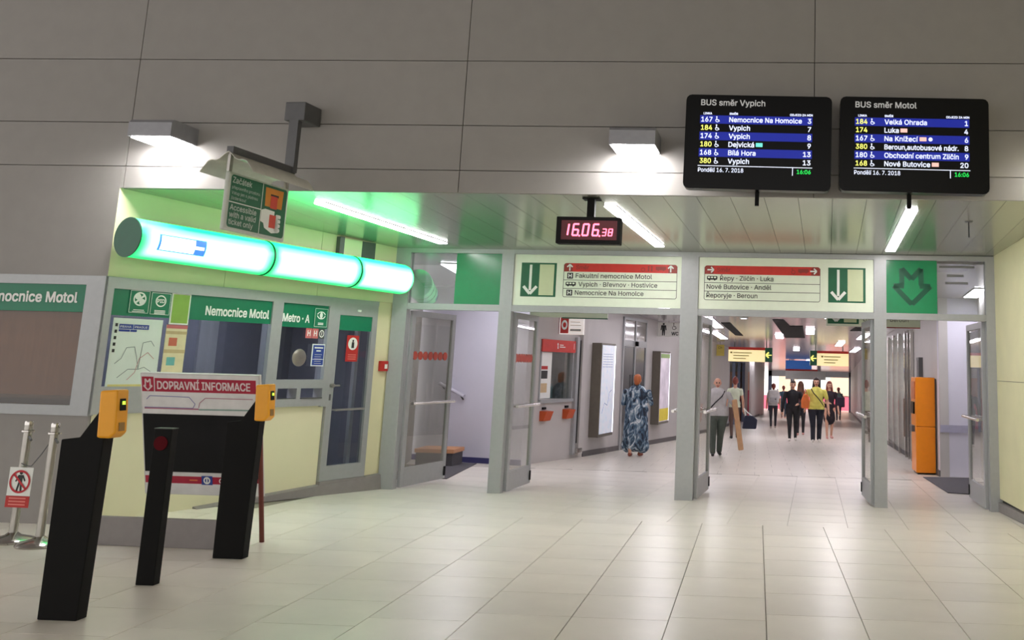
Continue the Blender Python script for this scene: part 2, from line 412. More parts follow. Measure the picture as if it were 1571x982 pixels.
# right wall
rw = struct('wall_right', (2.86, 0, 0), 0)
RWX = 0.0
B(rw, 'backing', M['joint'], 0.03, 0.3, -2, 12.06, -0.1, 6.2)
for (y0, y1) in ((-2.0, 1.6), (1.6, 5.2), (5.2, 8.8), (8.8, 12.05)):
    for (z0, z1) in ((0.10, 1.45), (1.45, 2.93 if y1 > 9 else 3.06), (3.06, 6.2)):
        if y1 > 9 and z0 > 3: continue
        top = z1 if not (y1 > 9 and z0 > 1) else 3.05
        B(rw, 'wall_panel', M['cream'], 0.0, 0.03, y0+0.003, y1-0.003, z0+0.003, top-0.003)
bb = struct('baseboard_right', (2.86, 0, 0), 0)
MB().add([(-0.02, -2, 0.001), (0.03, -2, 0.001), (0.03, -2, 0.12), (-0.02, -2, 0.12), (-0.02, 10.2, 0.001), (0.03, 10.2, 0.001), (0.03, 10.2, 0.1), (-0.02, 10.2, 0.1), (-0.02, 12.03, -0.046), (0.03, 12.03, -0.046), (0.03, 12.03, 0.06), (-0.02, 12.03, 0.06)],
   [(0, 1, 2, 3), (0, 3, 7, 4), (3, 2, 6, 7), (1, 0, 4, 5), (2, 1, 5, 6), (4, 7, 11, 8), (7, 6, 10, 11), (5, 4, 8, 9), (6, 5, 9, 10), (8, 11, 10, 9)]).build('skirting', M['greyplate'], bb)

# ------------------------------------------------------------------ soffit of the portico
sf = struct('ceiling')
MB().add([(-6.0, 8.97, sz(8.97)+0.012), (3.1, 8.8, sz(8.8)+0.012), (3.1, 12.5, sz(12.5)+0.012), (-6.0, 12.5, sz(12.5)+0.012),
          (-6.0, 8.97, sz(8.97)+0.2), (3.1, 8.8, sz(8.8)+0.2), (3.1, 12.5, sz(12.5)+0.2), (-6.0, 12.5, sz(12.5)+0.2)],
         [(3, 2, 1, 0), (4, 5, 6, 7), (0, 1, 5, 4), (1, 2, 6, 5), (2, 3, 7, 6), (3, 0, 4, 7)]).build('soffit_backing', M['joint'], sf)
PA = math.tan(math.radians(4.0)); x = -6.16
while x < 2.85:
    xa, xb = x+0.0015, x+0.3085; Y0, Y1 = 8.91-0.0226*(x+6.06)+0.032, 12.42
    vs_ = []
    for zo in (0.0, 0.012):
        vs_ += [(min(xa, 2.86), Y0, sz(Y0)+zo), (min(xb, 2.86), Y0, sz(Y0)+zo), (min(xb+PA*(Y1-Y0), 2.86), Y1, sz(Y1)+zo), (min(xa+PA*(Y1-Y0), 2.859), Y1, sz(Y1)+zo)]
    MB().add(vs_, [(3, 2, 1, 0), (4, 5, 6, 7), (0, 1, 5, 4), (1, 2, 6, 5), (2, 3, 7, 6), (3, 0, 4, 7)]).build('soffit_plank', M['soffit'], sf)
    x += 0.31
hc = struct('ceiling'); B(hc, 'hall_slab', M['concrete'], -16, 6, -12, 9.3, 6.2, 6.4)  # unseen hall ceiling, added to shade the upper wall and block the sun

# ------------------------------------------------------------------ ticket booth: angled wall, window frame, door
bw = struct('wall_booth', BTH.p(0), BTH.rz)
L_ = BTH.L
def bslope(x0, x1, y0, y1, z0a, z0b, z1a, z1b):
    return MB().add([(x0, y0, z0a), (x1, y0, z0b), (x1, y1, z0b), (x0, y1, z0a), (x0, y0, z1a), (x1, y0, z1b), (x1, y1, z1b), (x0, y1, z1a)],
        [(3, 2, 1, 0), (4, 5, 6, 7), (0, 1, 5, 4), (1, 2, 6, 5), (2, 3, 7, 6), (3, 0, 4, 7)])
def bY(s): return 8.91+s*(12.399-8.91)/L_
for (s0, s1) in ((0.0, 1.25), (1.255, 2.5), (2.505, L_)):
    bslope(s0, s1, 0.0, 0.12, 2.222, 2.222, sz(bY(s0))+0.005, sz(bY(s1))+0.005).build('upper_panel', M['cream'], bw)
bslope(0.0, 2.775, 0.02, 0.12, -0.0, -0.02, 0.962, 0.972).build('lower_panel', M['creampanel'], bw)
bslope(3.495, L_-0.0, 0.02, 0.12, -0.05, -0.06, 2.222, 2.222).build('side_panel', M['cream'], bw)
# sloping kerb along the foot of the booth wall
kb = struct('trim_1', BTH.p(0), BTH.rz)
MB().add([(1.2, -0.05, -0.0), (L_, -0.05, -0.06), (L_, 0.019, -0.06), (1.2, 0.019, 0.0), (1.2, -0.01, 0.015), (L_, -0.03, 0.12), (L_, 0.019, 0.13), (1.2, 0.019, 0.02)],
   [(3, 2, 1, 0), (4, 5, 6, 7), (0, 1, 5, 4), (1, 2, 6, 5), (2, 3, 7, 6), (3, 0, 4, 7)]).build('kerb', M['greyplate'], kb)
# aluminium window frame
wn = struct('window_2', BTH.p(0), BTH.rz)
fr = M['alu']
B(wn, 'frame_top', fr, 0.0, 2.78, -0.02, 0.12, 2.115, 2.222)
B(wn, 'frame_end', fr, 2.78, 3.49, -0.02, 0.12, 2.16, 2.222)
B(wn, 'frame_post', fr, 0.0, 0.067, -0.02, 0.12, 0.962, 2.115)
B(wn, 'frame_post', fr, 1.89, 2.032, -0.02, 0.12, 0.962, 2.115)
B(wn, 'frame_post', fr, 2.70, 2.78, -0.02, 0.12, 0.962, 2.115)
B(wn, 'frame_sill', fr, 0.067, 1.89, -0.02, 0.12, 0.962, 1.21)
B(wn, 'frame_sill', fr, 2.032, 2.70, -0.02, 0.12, 0.972, 1.055)
B(wn, 'frame_rail', fr, 2.032, 2.70, -0.02, 0.12, 1.172, 1.268)
B(wn, 'frame_post', fr, 2.032, 2.064, -0.02, 0.12, 1.055, 1.172)
B(wn, 'frame_post', fr, 2.33, 2.387, -0.02, 0.12, 1.055, 1.172)
pn = B(wn, 'pane', M['panedark'], 0.067, 1.89, 0.03, 0.036, 1.21, 2.115)
pn = B(wn, 'pane', M['panedark'], 2.032, 2.70, 0.03, 0.036, 1.268, 2.115)
B(wn, 'document_slot', M['aludark'], 2.064, 2.33, 0.0, 0.03, 1.055, 1.065)
B(wn, 'document_slot', M['aludark'], 2.387, 2.70, -0.03, 0.05, 1.055, 1.068)
B(wn, 'green_band', M['green'], 0.067, 1.89, 0.0, 0.008, 1.868, 2.115)
B(wn, 'green_band', M['green'], 2.032, 2.70, 0.0, 0.008, 1.85, 2.115)
text('Nemocnice Motol', 1.072, 1.925, 0.088, M['white'], wn, w=0.785, y=-0.003, bold=0.018)
text('Metro · A', 2.05, 1.91, 0.085, M['white'], wn, w=0.375, y=-0.003, bold=0.018)
MB().lathe([(0.0, 0.0), (0.094, 0.0), (0.098, -0.012), (0.07, -0.02), (0.0, -0.014)], (2.354, 0.03, 1.512), axis='y').build('speech_grille', M['steelsat'], wn, smooth=True)
# dark interior of the booth
B(struct('wall_booth_wall', BTH.p(0), BTH.rz), 'inner_wall', M['booth_in'], -0.6, 4.0, 1.6, 1.7, -0.1, 2.9)
B(struct('wall_booth_floor', BTH.p(0), BTH.rz), 'inner_floor', M['booth_in'], 0.1, 3.7, 0.13, 1.6, 0.05, 0.12)
B(struct('wall_booth_ceiling', BTH.p(0), BTH.rz), 'inner_ceiling', M['booth_in'], 0.05, 3.7, 0.13, 1.6, 2.3, 2.34)
B(struct('wall_booth_side', BTH.p(0), BTH.rz), 'inner_side', M['booth_in'], 3.66, 3.74, 0.13, 1.6, 0.12, 2.3)
B(struct('wall_booth_partition', BTH.p(0), BTH.rz), 'inner_partition', M['alu'], 2.25, 2.5, 1.56, 1.6, 0.12, 2.3)
t = thing('booth_fill_lamp', 'unseen ceiling lamp added to light the booth behind the dark glass', 'lamp', BTH.p(1.7, 0.7, 2.3), BTH.rz)  # lamp out of view, added to brighten the booth interior
B(t, 'diffuser', mat('booth_fill_diffuser', (255, 255, 255), 0.4, emit=(235, 240, 255), estr=46.0), -0.6, 0.6, -0.08, 0.08, -0.03, -0.012); B(t, 'housing', M['lampbody'], -0.62, 0.62, -0.1, 0.1, -0.012, -0.001)
dk = thing('desk', 'dark desk inside the booth behind the dark glass', 'desk', BTH.p(0.3, 0.2, 0.12), BTH.rz)
B(dk, 'worktop', mat('desk_brown', (120, 66, 40), 0.5), 1.5, 2.35, 0.0, 0.55, 0.82, 0.86); B(dk, 'panel', M['booth_in'], 1.55, 2.3, 0.5, 0.53, 0.0, 0.82)
mo = thing('monitor', 'small screen glowing blue behind the booth window', 'monitor', BTH.p(1.05, 0.75, 1.72), BTH.rz)
B(mo, 'casing', M['black'], -0.12, 0.12, 0.0, 0.04, -0.1, 0.1); B(mo, 'screen', mat('screen_violet', (60, 70, 170), 0.4, emit=(60, 70, 190), estr=0.5), -0.08, 0.08, -0.004, 0.0, -0.06, 0.06)
B(mo, 'stand', M['black'], -0.03, 0.03, 0.01, 0.03, -1.6, -0.1)
# booth door
d1 = struct('door_1', BTH.p(2.78), BTH.rz)
zb = 0.12
B(d1, 'stile', fr, 0.002, 0.094, -0.015, 0.05, zb, 2.16); B(d1, 'stile', fr, 0.625, 0.708, -0.015, 0.05, zb, 2.16)
B(d1, 'top_rail', fr, 0.094, 0.625, -0.015, 0.05, 2.025, 2.16); B(d1, 'bottom_rail', fr, 0.094, 0.625, -0.015, 0.05, zb, 0.285)
B(d1, 'pane', M['panedark'], 0.094, 0.625, 0.016, 0.022, 0.285, 2.025)
B(d1, 'inner_post', fr, 0.46, 0.51, 0.05, 0.1, 0.285, 1.85)
B(d1, 'green_band', M['green'], 0.094, 0.625, -0.004, 0.004, 1.848, 2.025)
hb = MB().cyl((0.1, -0.06, 0.92), (0.56, -0.06, 0.925), 0.013).build('push_bar', M['steelsat'], d1, smooth=True)
MB().cyl((0.11, -0.06, 0.92), (0.11, -0.01, 0.92), 0.01).build('bar_bracket', M['steelsat'], d1); MB().cyl((0.55, -0.06, 0.925), (0.55, -0.01, 0.925), 0.01).build('bar_bracket', M['steelsat'], d1)
MB().cyl((0.05, -0.06, 1.2), (0.05, -0.015, 1.2), 0.022).cyl((0.05, -0.06, 1.2), (0.14, -0.06, 1.2), 0.011).build('handle', M['steelsat'], d1, smooth=True)
B(d1, 'lock_plate', M['aludark'], 0.035, 0.062, -0.018, -0.015, 1.03, 1.1)
st_ = B(d1, 'threshold', M['greyplate'], -0.0, 0.71, -0.03, 0.1, 0.07, 0.118)
B(d1, 'door_sensor', M['white'], 0.36, 0.41, -0.03, -0.015, 2.075, 2.1)

# notices and posters on the booth glass
def sheet(name, label, cat, pl_, x0, x1, z0, z1, m_, y=-0.006, group=None):
    t = thing(name, label, cat, pl_.p(x0, y, z0), pl_.rz, group)
    B(t, 'sheet', m_, 0, x1-x0, 0, 0.004, 0, z1-z0); return t, x1-x0, z1-z0
t, W_, H_ = sheet('sticker', 'green sticker with round white swirl emblem on the booth window', 'sticker', BTH, 0.235, 0.445, 1.895, 2.118, M['green'])
f = Flat(); f.ring(W_/2, H_*0.62, 0.052, 0.066); f.disc(W_*0.4, H_*0.72, 0.03); f.disc(W_*0.62, H_*0.5, 0.03); f.line((W_*0.3, H_*0.45), (W_*0.72, H_*0.8), 0.02); f.build('emblem', M['white'], t)
f = Flat(); f.rect(0.05, 0.03, W_-0.05, 0.037); f.rect(0.04, 0.015, W_-0.04, 0.022)
f.pl([(0.008, 0.008), (W_-0.008, 0.008), (W_-0.008, H_-0.008), (0.008, H_-0.008), (0.008, 0.008)], 0.004); f.build('border', M['white'], t)
t, W_, H_ = sheet('sticker', 'green sticker with PID in a white ring on the booth window', 'sticker', BTH, 0.452, 0.668, 1.89, 2.112, M['green'])
f = Flat(); f.ring(W_/2, H_*0.62, 0.045, 0.057); f.build('emblem', M['white'], t)
text('PID', W_/2, H_*0.62-0.016, 0.034, M['white'], t, align='C', bold=0.02)
f = Flat(); [f.rect(0.05, 0.012+0.014*i, W_-0.05, 0.02+0.014*i) for i in range(3)]
f.pl([(0.008, 0.008), (W_-0.008, 0.008), (W_-0.008, H_-0.008), (0.008, H_-0.008), (0.008, 0.008)], 0.004); f.build('border', M['white'], t)
t, W_, H_ = sheet('notice', 'lime green framed notice above a paper strip on the booth window', 'notice', BTH, 0.675, 0.885, 1.81, 2.12, M['white'])
Flat().rect(0.014, 0.014, W_-0.014, H_-0.014).build('print', mat('lime_print', (140, 176, 76), 0.5, var=0.1, scale=6), t)
t, W_, H_ = sheet('notice_strip', 'narrow cream paper strip with a red and a teal square on the booth window', 'notice', BTH, 0.665, 0.895, 1.33, 1.805, mat('cream_paper', (226, 216, 176), 0.7), 0.008)
f = Flat(); f.rect(0.0, H_-0.035, W_, H_); f.build('heading', mat('rose_print', (196, 110, 110), 0.6), t)
Flat().rect(0.04, 0.27, 0.13, 0.35).build('red_square', mat('rust_print', (196, 104, 80), 0.6), t)
Flat().rect(0.04, 0.08, 0.13, 0.16).build('teal_square', mat('teal_print', (110, 180, 176), 0.6), t)
[Flat().rect(0.0, a_, W_, b_).build('divider', mat('tan_print', (196, 176, 130), 0.6), t) for a_, b_ in ((0.2, 0.235), (0.385, 0.415))]
t, W_, H_ = sheet('map_poster', 'pale transit map poster headed PRAHA taped inside the booth window', 'poster', BTH, 0.118, 0.62, 1.17, 1.845, mat('map_paper', (222, 232, 224), 0.6, var=0.03, scale=5), 0.006)
Flat().rect(0.06, H_-0.10, 0.20, H_-0.055).rect(0.205, H_-0.10, 0.36, H_-0.055).rect(0.06, H_-0.125, 0.17, H_-0.105).rect(0.175, H_-0.125, 0.24, H_-0.105).build('heading', M['blue'], t)
text('PRAHA', 0.07, H_-0.09, 0.022, M['white'], t, w=0.11, y=-0.005); text('PRAGUE', 0.215, H_-0.09, 0.022, M['white'], t, w=0.13, y=-0.005)
f = Flat(); f.pl([(0.06, 0.25), (0.12, 0.3), (0.16, 0.4), (0.24, 0.41), (0.27, 0.32), (0.3, 0.2), (0.36, 0.22), (0.43, 0.18)], 0.006); f.pl([(0.1, 0.12), (0.2, 0.2), (0.3, 0.2), (0.32, 0.45), (0.4, 0.47), (0.44, 0.42)], 0.006); f.build('route_lines', mat('route_grey', (128, 140, 140), 0.6), t)
f = Flat(-0.004); f.pl([(0.2, 0.1), (0.27, 0.17), (0.3, 0.3), (0.38, 0.36), (0.45, 0.3)], 0.006); f.build('route_lines', mat('route_pink', (200, 150, 150), 0.6), t)
Flat().rect(0.02, 0.0, W_-0.02, 0.06).build('legend', mat('legend_yellow', (226, 214, 140), 0.6), t)
Flat().rect(0.33, 0.012, 0.45, 0.04).build('logo', M['blue'], t)
[Flat().rect(0.02, H_-0.08-0.06*i, 0.045, H_-0.05-0.06*i).build('side_mark', M['ink'], t) for i in range(5)]
t, W_, H_ = sheet('sticker', 'green sticker with a white eye symbol at the corner of the small booth window', 'sticker', BTH, 2.49, 2.69, 1.862, 2.085, M['green'])
f = Flat(); f.ring(W_/2, 0.13, 0.055, 0.068, 20, 160, k=0.8); f.ring(W_/2, 0.155, 0.055, 0.068, 200, 340, k=0.9); f.disc(W_/2, 0.14, 0.022, rz=0.035)
f.rect(0.06, 0.03, W_-0.06, 0.04); f.rect(0.06, 0.045, W_-0.06, 0.055); f.pl([(0.008, 0.008), (W_-0.008, 0.008), (W_-0.008, H_-0.008), (0.008, H_-0.008), (0.008, 0.008)], 0.004); f.build('eye_symbol', M['white'], t)
for i in range(3):
    t, W_, H_ = sheet('sticker', ['square pink pictogram sticker, left of the row of three', 'square pink pictogram sticker, middle of the row of three', 'square dark info sticker, right of the row of three'][i], 'sticker', BTH, 2.404+0.094*i, 2.49+0.094*i, 1.735, 1.848, mat('pink_print', (206, 110, 110), 0.5) if i < 2 else mat('grey_print', (70, 78, 76), 0.5), 0.008, 'pictogram stickers on the booth window')
    f = Flat()
    if i < 2: f.rect(0.02, 0.025, 0.032, 0.09); f.rect(0.054, 0.025, 0.066, 0.09); f.rect(0.02, 0.052, 0.066, 0.064)
    else: f.ring(W_/2, H_/2, 0.026, 0.036, k=1.2); f.rect(W_/2-0.005, H_/2-0.02, W_/2+0.005, H_/2+0.02)
    f.build('pictogram', M['white'], t)
t, W_, H_ = sheet('notice', 'blue notice with white lines on the small booth window', 'notice', BTH, 2.505, 2.692, 1.42, 1.672, M['white'])
Flat().rect(0.012, 0.012, W_-0.012, H_-0.012).build('print', M['blue'], t)
f = Flat(-0.005); f.rect(0.03, H_-0.05, W_-0.03, H_-0.035); f.rect(0.06, H_-0.085, W_-0.06, H_-0.07); [f.rect(0.04, 0.03+0.025*i, W_-0.04-0.01*(i % 2), 0.034+0.025*i) for i in range(5)]; f.rect(0.012, 0.075, W_-0.012, 0.081); f.build('lines', M['white'], t)
t, W_, H_ = sheet('prohibition_sticker', 'red no-entry sticker with round pedestrian symbol on the booth door', 'sticker', BTH, 3.03, 3.22, 1.48, 1.79, M['redalarm'], 0.0)
Flat().disc(W_/2, H_*0.68, 0.075).build('disc', M['white'], t)
f = Flat(-0.005); f.disc(W_/2, H_*0.68+0.035, 0.014); f.poly([(W_/2-0.02, H_*0.68+0.02), (W_/2+0.02, H_*0.68+0.02), (W_/2+0.022, H_*0.68-0.05), (W_/2-0.022, H_*0.68-0.05)]); f.build('figure', M['ink'], t)
f = Flat(-0.004); [f.rect(0.03, 0.025+0.025*i, W_-0.03, 0.035+0.025*i) for i in range(3)]; f.build('lines', mat('pale_red', (226, 130, 120), 0.5), t)
t = thing('fire_alarm', 'small red fire alarm box beside the booth door', 'alarm', BTH.p(3.6, 0.018, 1.37), BTH.rz)
B(t, 'box', M['redalarm'], 0, 0.125, -0.05, 0.0, 0, 0.125, bevel=0.008); B(t, 'glass_pane', M['white'], 0.06, 0.105, -0.053, -0.05, 0.03, 0.085)
t = thing('speaker_box', 'green-lit box with dark sides above the light tube under the soffit', 'box', BTH.p(2.72, -0.0, 2.73), BTH.rz)
B(t, 'body', M['creampanel'], 0.07, 0.36, -0.055, -0.001, 0, 0.2); B(t, 'end_plate', M['aludark'], 0.0, 0.07, -0.06, -0.001, -0.02, 0.215); B(t, 'bracket', M['aludark'], 0.36, 0.58, -0.06, -0.001, -0.03, 0.20)

# left window beside the corner
w1 = struct('window_1', FAS.p(0), FAS.rz)
B(w1, 'frame_top', fr, -4.5, -0.0, -0.02, 0.1, 2.138, 2.222); B(w1, 'frame_sill', fr, -4.5, 0.0, -0.02, 0.1, 0.95, 1.04)
B(w1, 'frame_post', fr, -0.18, 0.0, -0.02, 0.1, 1.04, 2.138); B(w1, 'frame_post', fr, -4.5, -4.4, -0.02, 0.1, 1.04, 2.138)
B(w1, 'pane', glass('brown_pane', (232, 218, 202), 0.05, 0.12, (110, 92, 76)), -4.4, -0.18, 0.03, 0.036, 1.04, 2.138)
B(w1, 'green_band', M['green'], -4.4, -0.18, 0.0, 0.008, 1.885, 2.138)
text('Nemocnice Motol', -1.22, 1.972, 0.092, M['white'], w1, w=0.955, y=-0.003, bold=0.018)
bl = thing('window_blind', 'brown drawn blind behind the left window', 'blind', FAS.p(0, 0.12, 1.12), FAS.rz)
B(bl, 'fabric', M['curtain'], -4.4, -0.15, 0, 0.01, 0, 1.1); B(bl, 'bottom_bar', M['aludark'], -4.4, -0.15, -0.01, 0.02, -0.03, 0.0)
wb = struct('wall_left', FAS.p(0), FAS.rz); B(wb, 'inner_wall', M['booth_in'], -4.6, -0.6, 0.55, 0.6, 0, 3.0)
# ------------------------------------------------------------------ green light tube over the booth
m = bpy.data.materials.new('green_diffuser'); m.use_nodes = True; nt = m.node_tree; N = nt.nodes; Lk = nt.links
pb = N['Principled BSDF']; pb.inputs['Base Color'].default_value = lin((90, 220, 170))+(1,); pb.inputs['Roughness'].default_value = 0.35
# glow of the lamps inside the tube: palest round the middle of the outward side, green at its top, bottom and segment ends (fixed to the tube)
tcx = N.new('ShaderNodeTexCoord'); sep = N.new('ShaderNodeSeparateXYZ'); Lk.new(tcx.outputs['Object'], sep.inputs[0])
def mth(op, a, b=None):
    n = N.new('ShaderNodeMath'); n.operation = op
    for i, v in enumerate((a, b)):
        if v is None: continue
        if isinstance(v, (int, float)): n.inputs[i].default_value = v
        else: Lk.new(v, n.inputs[i])
    return n.outputs[0]
e = mth('ADD', mth('MULTIPLY', sep.outputs['Y'], 0.97), mth('MULTIPLY', sep.outputs['Z'], 0.22))
e = mth('DIVIDE', e, -0.183)
mr = N.new('ShaderNodeMapRange'); mr.interpolation_type = 'SMOOTHSTEP'; Lk.new(e, mr.inputs[0]); mr.inputs[1].default_value = 0.42; mr.inputs[2].default_value = 0.92
gen = N.new('ShaderNodeSeparateXYZ'); Lk.new(tcx.outputs['Generated'], gen.inputs[0])
ex = mth('MINIMUM', gen.outputs['X'], mth('SUBTRACT', 1.0, gen.outputs['X']))
mr2 = N.new('ShaderNodeMapRange'); mr2.interpolation_type = 'SMOOTHSTEP'; Lk.new(ex, mr2.inputs[0]); mr2.inputs[1].default_value = 0.0; mr2.inputs[2].default_value = 0.09
fac = mth('MULTIPLY', mr.outputs[0], mr2.outputs[0])
mx = N.new('ShaderNodeMix'); mx.data_type = 'RGBA'; Lk.new(fac, mx.inputs[0]); mx.inputs[6].default_value = (0.0, 0.62, 0.12, 1); mx.inputs[7].default_value = (0.30, 1.0, 0.42, 1)
Lk.new(mx.outputs[2], pb.inputs['Emission Color'])
mr3 = N.new('ShaderNodeMapRange'); mr3.interpolation_type = 'SMOOTHSTEP'; Lk.new(e, mr3.inputs[0]); mr3.inputs[1].default_value = -0.5; mr3.inputs[2].default_value = -0.08
mr4 = N.new('ShaderNodeMapRange'); mr4.interpolation_type = 'SMOOTHSTEP'; Lk.new(mth('DIVIDE', sep.outputs['Z'], 0.183), mr4.inputs[0]); mr4.inputs[1].default_value = 0.45; mr4.inputs[2].default_value = 0.95
st = mth('MULTIPLY', mth('ADD', mth('ADD', mth('MULTIPLY', fac, 1.3*TUBE_E), 1.2*TUBE_E), mth('MULTIPLY', mr4.outputs[0], 3.2*TUBE_E)), mr3.outputs[0]); Lk.new(st, pb.inputs['Emission Strength'])
M['tubeglow'] = m
tl = thing('light_box', 'long glowing green tube light in three segments above the booth window', 'light box', BTH.p(-0.02, -0.25, 2.578), BTH.rz)
tl.rotation_euler = (0, math.atan(0.075/3.7), BTH.rz)
R_ = 0.183
segs = ((0.0, 1.50), (1.515, 2.75), (2.765, 3.66))
for i, (a, b) in enumerate(segs):
    rr = 0.05
    prof = [(0.0, 0), (R_*0.97, 0.0), (R_, 0.01)]+[(R_, b-a-(0.02 if i < 2 else 0.06))]
    prof += [(R_*0.97, b-a)] if i < 2 else [(R_*0.95, b-a-0.02), (R_*0.8, b-a)]
    prof += [(0.0, b-a)]
    MB().lathe(prof, n=40, axis='x').build('glowing_segment', m, tl, smooth=True, loc=(a, 0, 0))
for a in (1.5, 2.75): MB().lathe([(R_*0.9, 0), (R_+0.004, 0), (R_+0.004, 0.016), (R_*0.9, 0.016)], (a, 0, 0), n=40, axis='x').build('joint_ring', M['greendk'], tl)
MB().lathe([(0.0, -0.012), (R_+0.004, -0.012), (R_+0.004, 0.0), (0.0, 0.0)], (0, 0, 0), n=40, axis='x').build('end_cap', M['greendk'], tl)
for a in (0.5, 2.1, 3.3): MB().cyl((a, 0.1, 0), (a, 0.25, 0.0), 0.03).build('wall_bracket', M['aludark'], tl)
# blue and white decal wrapped on the first segment
def wrap(name, m_, x0, x1, a0, a1, r, n=8):
    vs_ = []; fs = []
    for i in range(n+1):
        t = math.radians(a0+(a1-a0)*i/n)
        for x in (x0, x1): vs_.append((x, -r*math.cos(t), r*math.sin(t)))
    for i in range(n): fs.append((2*i, 2*i+1, 2*i+3, 2*i+2))
    return MB().add(vs_, fs).build(name, m_, tl, smooth=True)
wrap('decal', mat('decal_blue', (60, 130, 220), 0.4, emit=(70, 140, 230), estr=0.75), 0.18, 0.68, -32, 16, R_+0.002)
wrap('decal_print', mat('decal_white', (245, 250, 255), 0.4, emit=(240, 250, 255), estr=0.95), 0.20, 0.56, -29, 13, R_+0.004)
wrap('decal_print', MATS['decal_white'], 0.56, 0.66, -14, -4, R_+0.004)

# ------------------------------------------------------------------ overhead ticket sign on its bracket
os_ = thing('overhead_sign', 'hanging green ticket sign with a hand symbol under a curved canopy', 'sign', (-4.285, 8.62, 3.2), math.radians(90)-math.atan(0.104)*-1)
# local x runs away from the camera along the arm (towards the wall), local y to the left
os_.rotation_euler = (0, 0, math.atan2(0.875, 0.091))
B(os_, 'wall_box', M['aludark'], -0.03, 0.245, -0.1, 0.1, 0.465, 0.64, bevel=0.008)
B(os_, 'drop_pole', M['aludark'], -0.03, 0.03, -0.045, 0.045, -0.02, 0.5)
B(os_, 'arm', M['aludark'], -0.88, 0.03, -0.03, 0.03, -0.03, 0.03)
vs_ = []; n_ = 14; fs = []
for k, x in enumerate((-0.9, 0.02)):
    for i in range(n_+1):
        t = -1+2*i/n_; y_ = t*0.24; z_ = -0.035-0.13*abs(t)**1.5+0.02*math.cos(t*9)
        vs_ += [(x, y_, z_), (x, y_, z_-0.008)]
for i in range(n_):
    o = 2*i; p = 2*(n_+1)
    fs += [(o, o+2, o+2+p, o+p), (o+1, o+1+p, o+3+p, o+3), (o, o+1, o+3, o+2), (o+p, o+2+p, o+3+p, o+1+p)]
fs += [(0, p, p+1, 1), (2*n_, 2*n_+1, 2*n_+1+p, 2*n_+p)]
MB().add(vs_, fs).build('canopy', mat('canopy_white', (196, 194, 186), 0.5), os_, smooth=True)
B(os_, 'hanger', M['steelsat'], -0.88, -0.84, -0.012, 0.012, -0.18, -0.03); B(os_, 'hanger', M['steelsat'], -0.06, -0.02, -0.012, 0.012, -0.18, -0.03)
sx0, sz0, sw, sh = -0.88, -0.665, 0.865, 0.487
B(os_, 'sign_panel', mat('sign_frame_grey', (192, 196, 188), 0.5), sx0, sx0+sw, -0.02, 0.02, sz0, sz0+sh, bevel=0.015)
ys = -0.0215
f = Flat(ys); f.rrect(sx0+0.03, sz0+0.03, sx0+sw-0.03, sz0+sh-0.02, 0.03); f.build('green_field', M['greensign'], os_)
f = Flat(ys-0.001); xm = sx0+0.47; f.rect(xm-0.004, sz0+0.03, xm+0.004, sz0+sh-0.02); f.build('divider', M['white'], os_); Flat(ys-0.001).rect(sx0+0.03, sz0+0.235, xm, sz0+0.243).build('divider', M['white'], os_)
gt = mat('sign_text', (190, 200, 192), 0.5)
text('Začátek', sx0+0.05, sz0+0.40, 0.048, gt, os_, w=0.26, y=ys-0.001, bold=0.01)
text('přepravního prostoru.', sx0+0.05, sz0+0.35, 0.026, gt, os_, w=0.39, y=ys-0.001)
text('Vstup jen s platnou', sx0+0.05, sz0+0.305, 0.026, gt, os_, w=0.36, y=ys-0.001)
text('jízdenkou!', sx0+0.05, sz0+0.262, 0.026, gt, os_, w=0.2, y=ys-0.001)
text('Accessible', sx0+0.05, sz0+0.175, 0.045, gt, os_, w=0.36, y=ys-0.001, bold=0.01)
text('with a valid', sx0+0.05, sz0+0.115, 0.045, gt, os_, w=0.36, y=ys-0.001, bold=0.01)
text('ticket only', sx0+0.05, sz0+0.055, 0.045, gt, os_, w=0.33, y=ys-0.001, bold=0.01)
f = Flat(ys-0.001); f.poly([(xm+0.05, sz0+0.28), (xm+0.3, sz0+0.28), (xm+0.31, sz0+0.445), (xm+0.04, sz0+0.445)]); f.build('validator_symbol', mat('amber_print', (206, 130, 40), 0.5), os_)
f = Flat(ys-0.002); f.rect(xm+0.12, sz0+0.375, xm+0.24, sz0+0.395); f.build('slot_symbol', M['ink'], os_)
f = Flat(ys-0.003); f.rect(xm+0.125, sz0+0.27, xm+0.225, sz0+0.38); f.build('ticket_symbol', mat('ticket_red', (206, 70, 52), 0.5), os_)
f = Flat(ys-0.002); f.poly([(xm+0.006, sz0+0.24), (xm+0.06, sz0+0.255), (xm+0.2, sz0+0.25), (xm+0.2, sz0+0.21), (xm+0.26, sz0+0.2), (xm+0.28, sz0+0.07), (xm+0.18, sz0+0.055), (xm+0.07, sz0+0.09), (xm+0.05, sz0+0.13), (xm+0.006, sz0+0.14)])
for i in range(4): f.rrect(xm+0.22, sz0+0.075+0.04*i, xm+0.3, sz0+0.108+0.04*i, 0.014)
f.build('hand_symbol', M['white'], os_)
f = Flat(ys-0.003); f.rect(xm+0.13, sz0+0.1, xm+0.225, sz0+0.215); f.build('ticket_symbol', MATS['ticket_red'], os_)

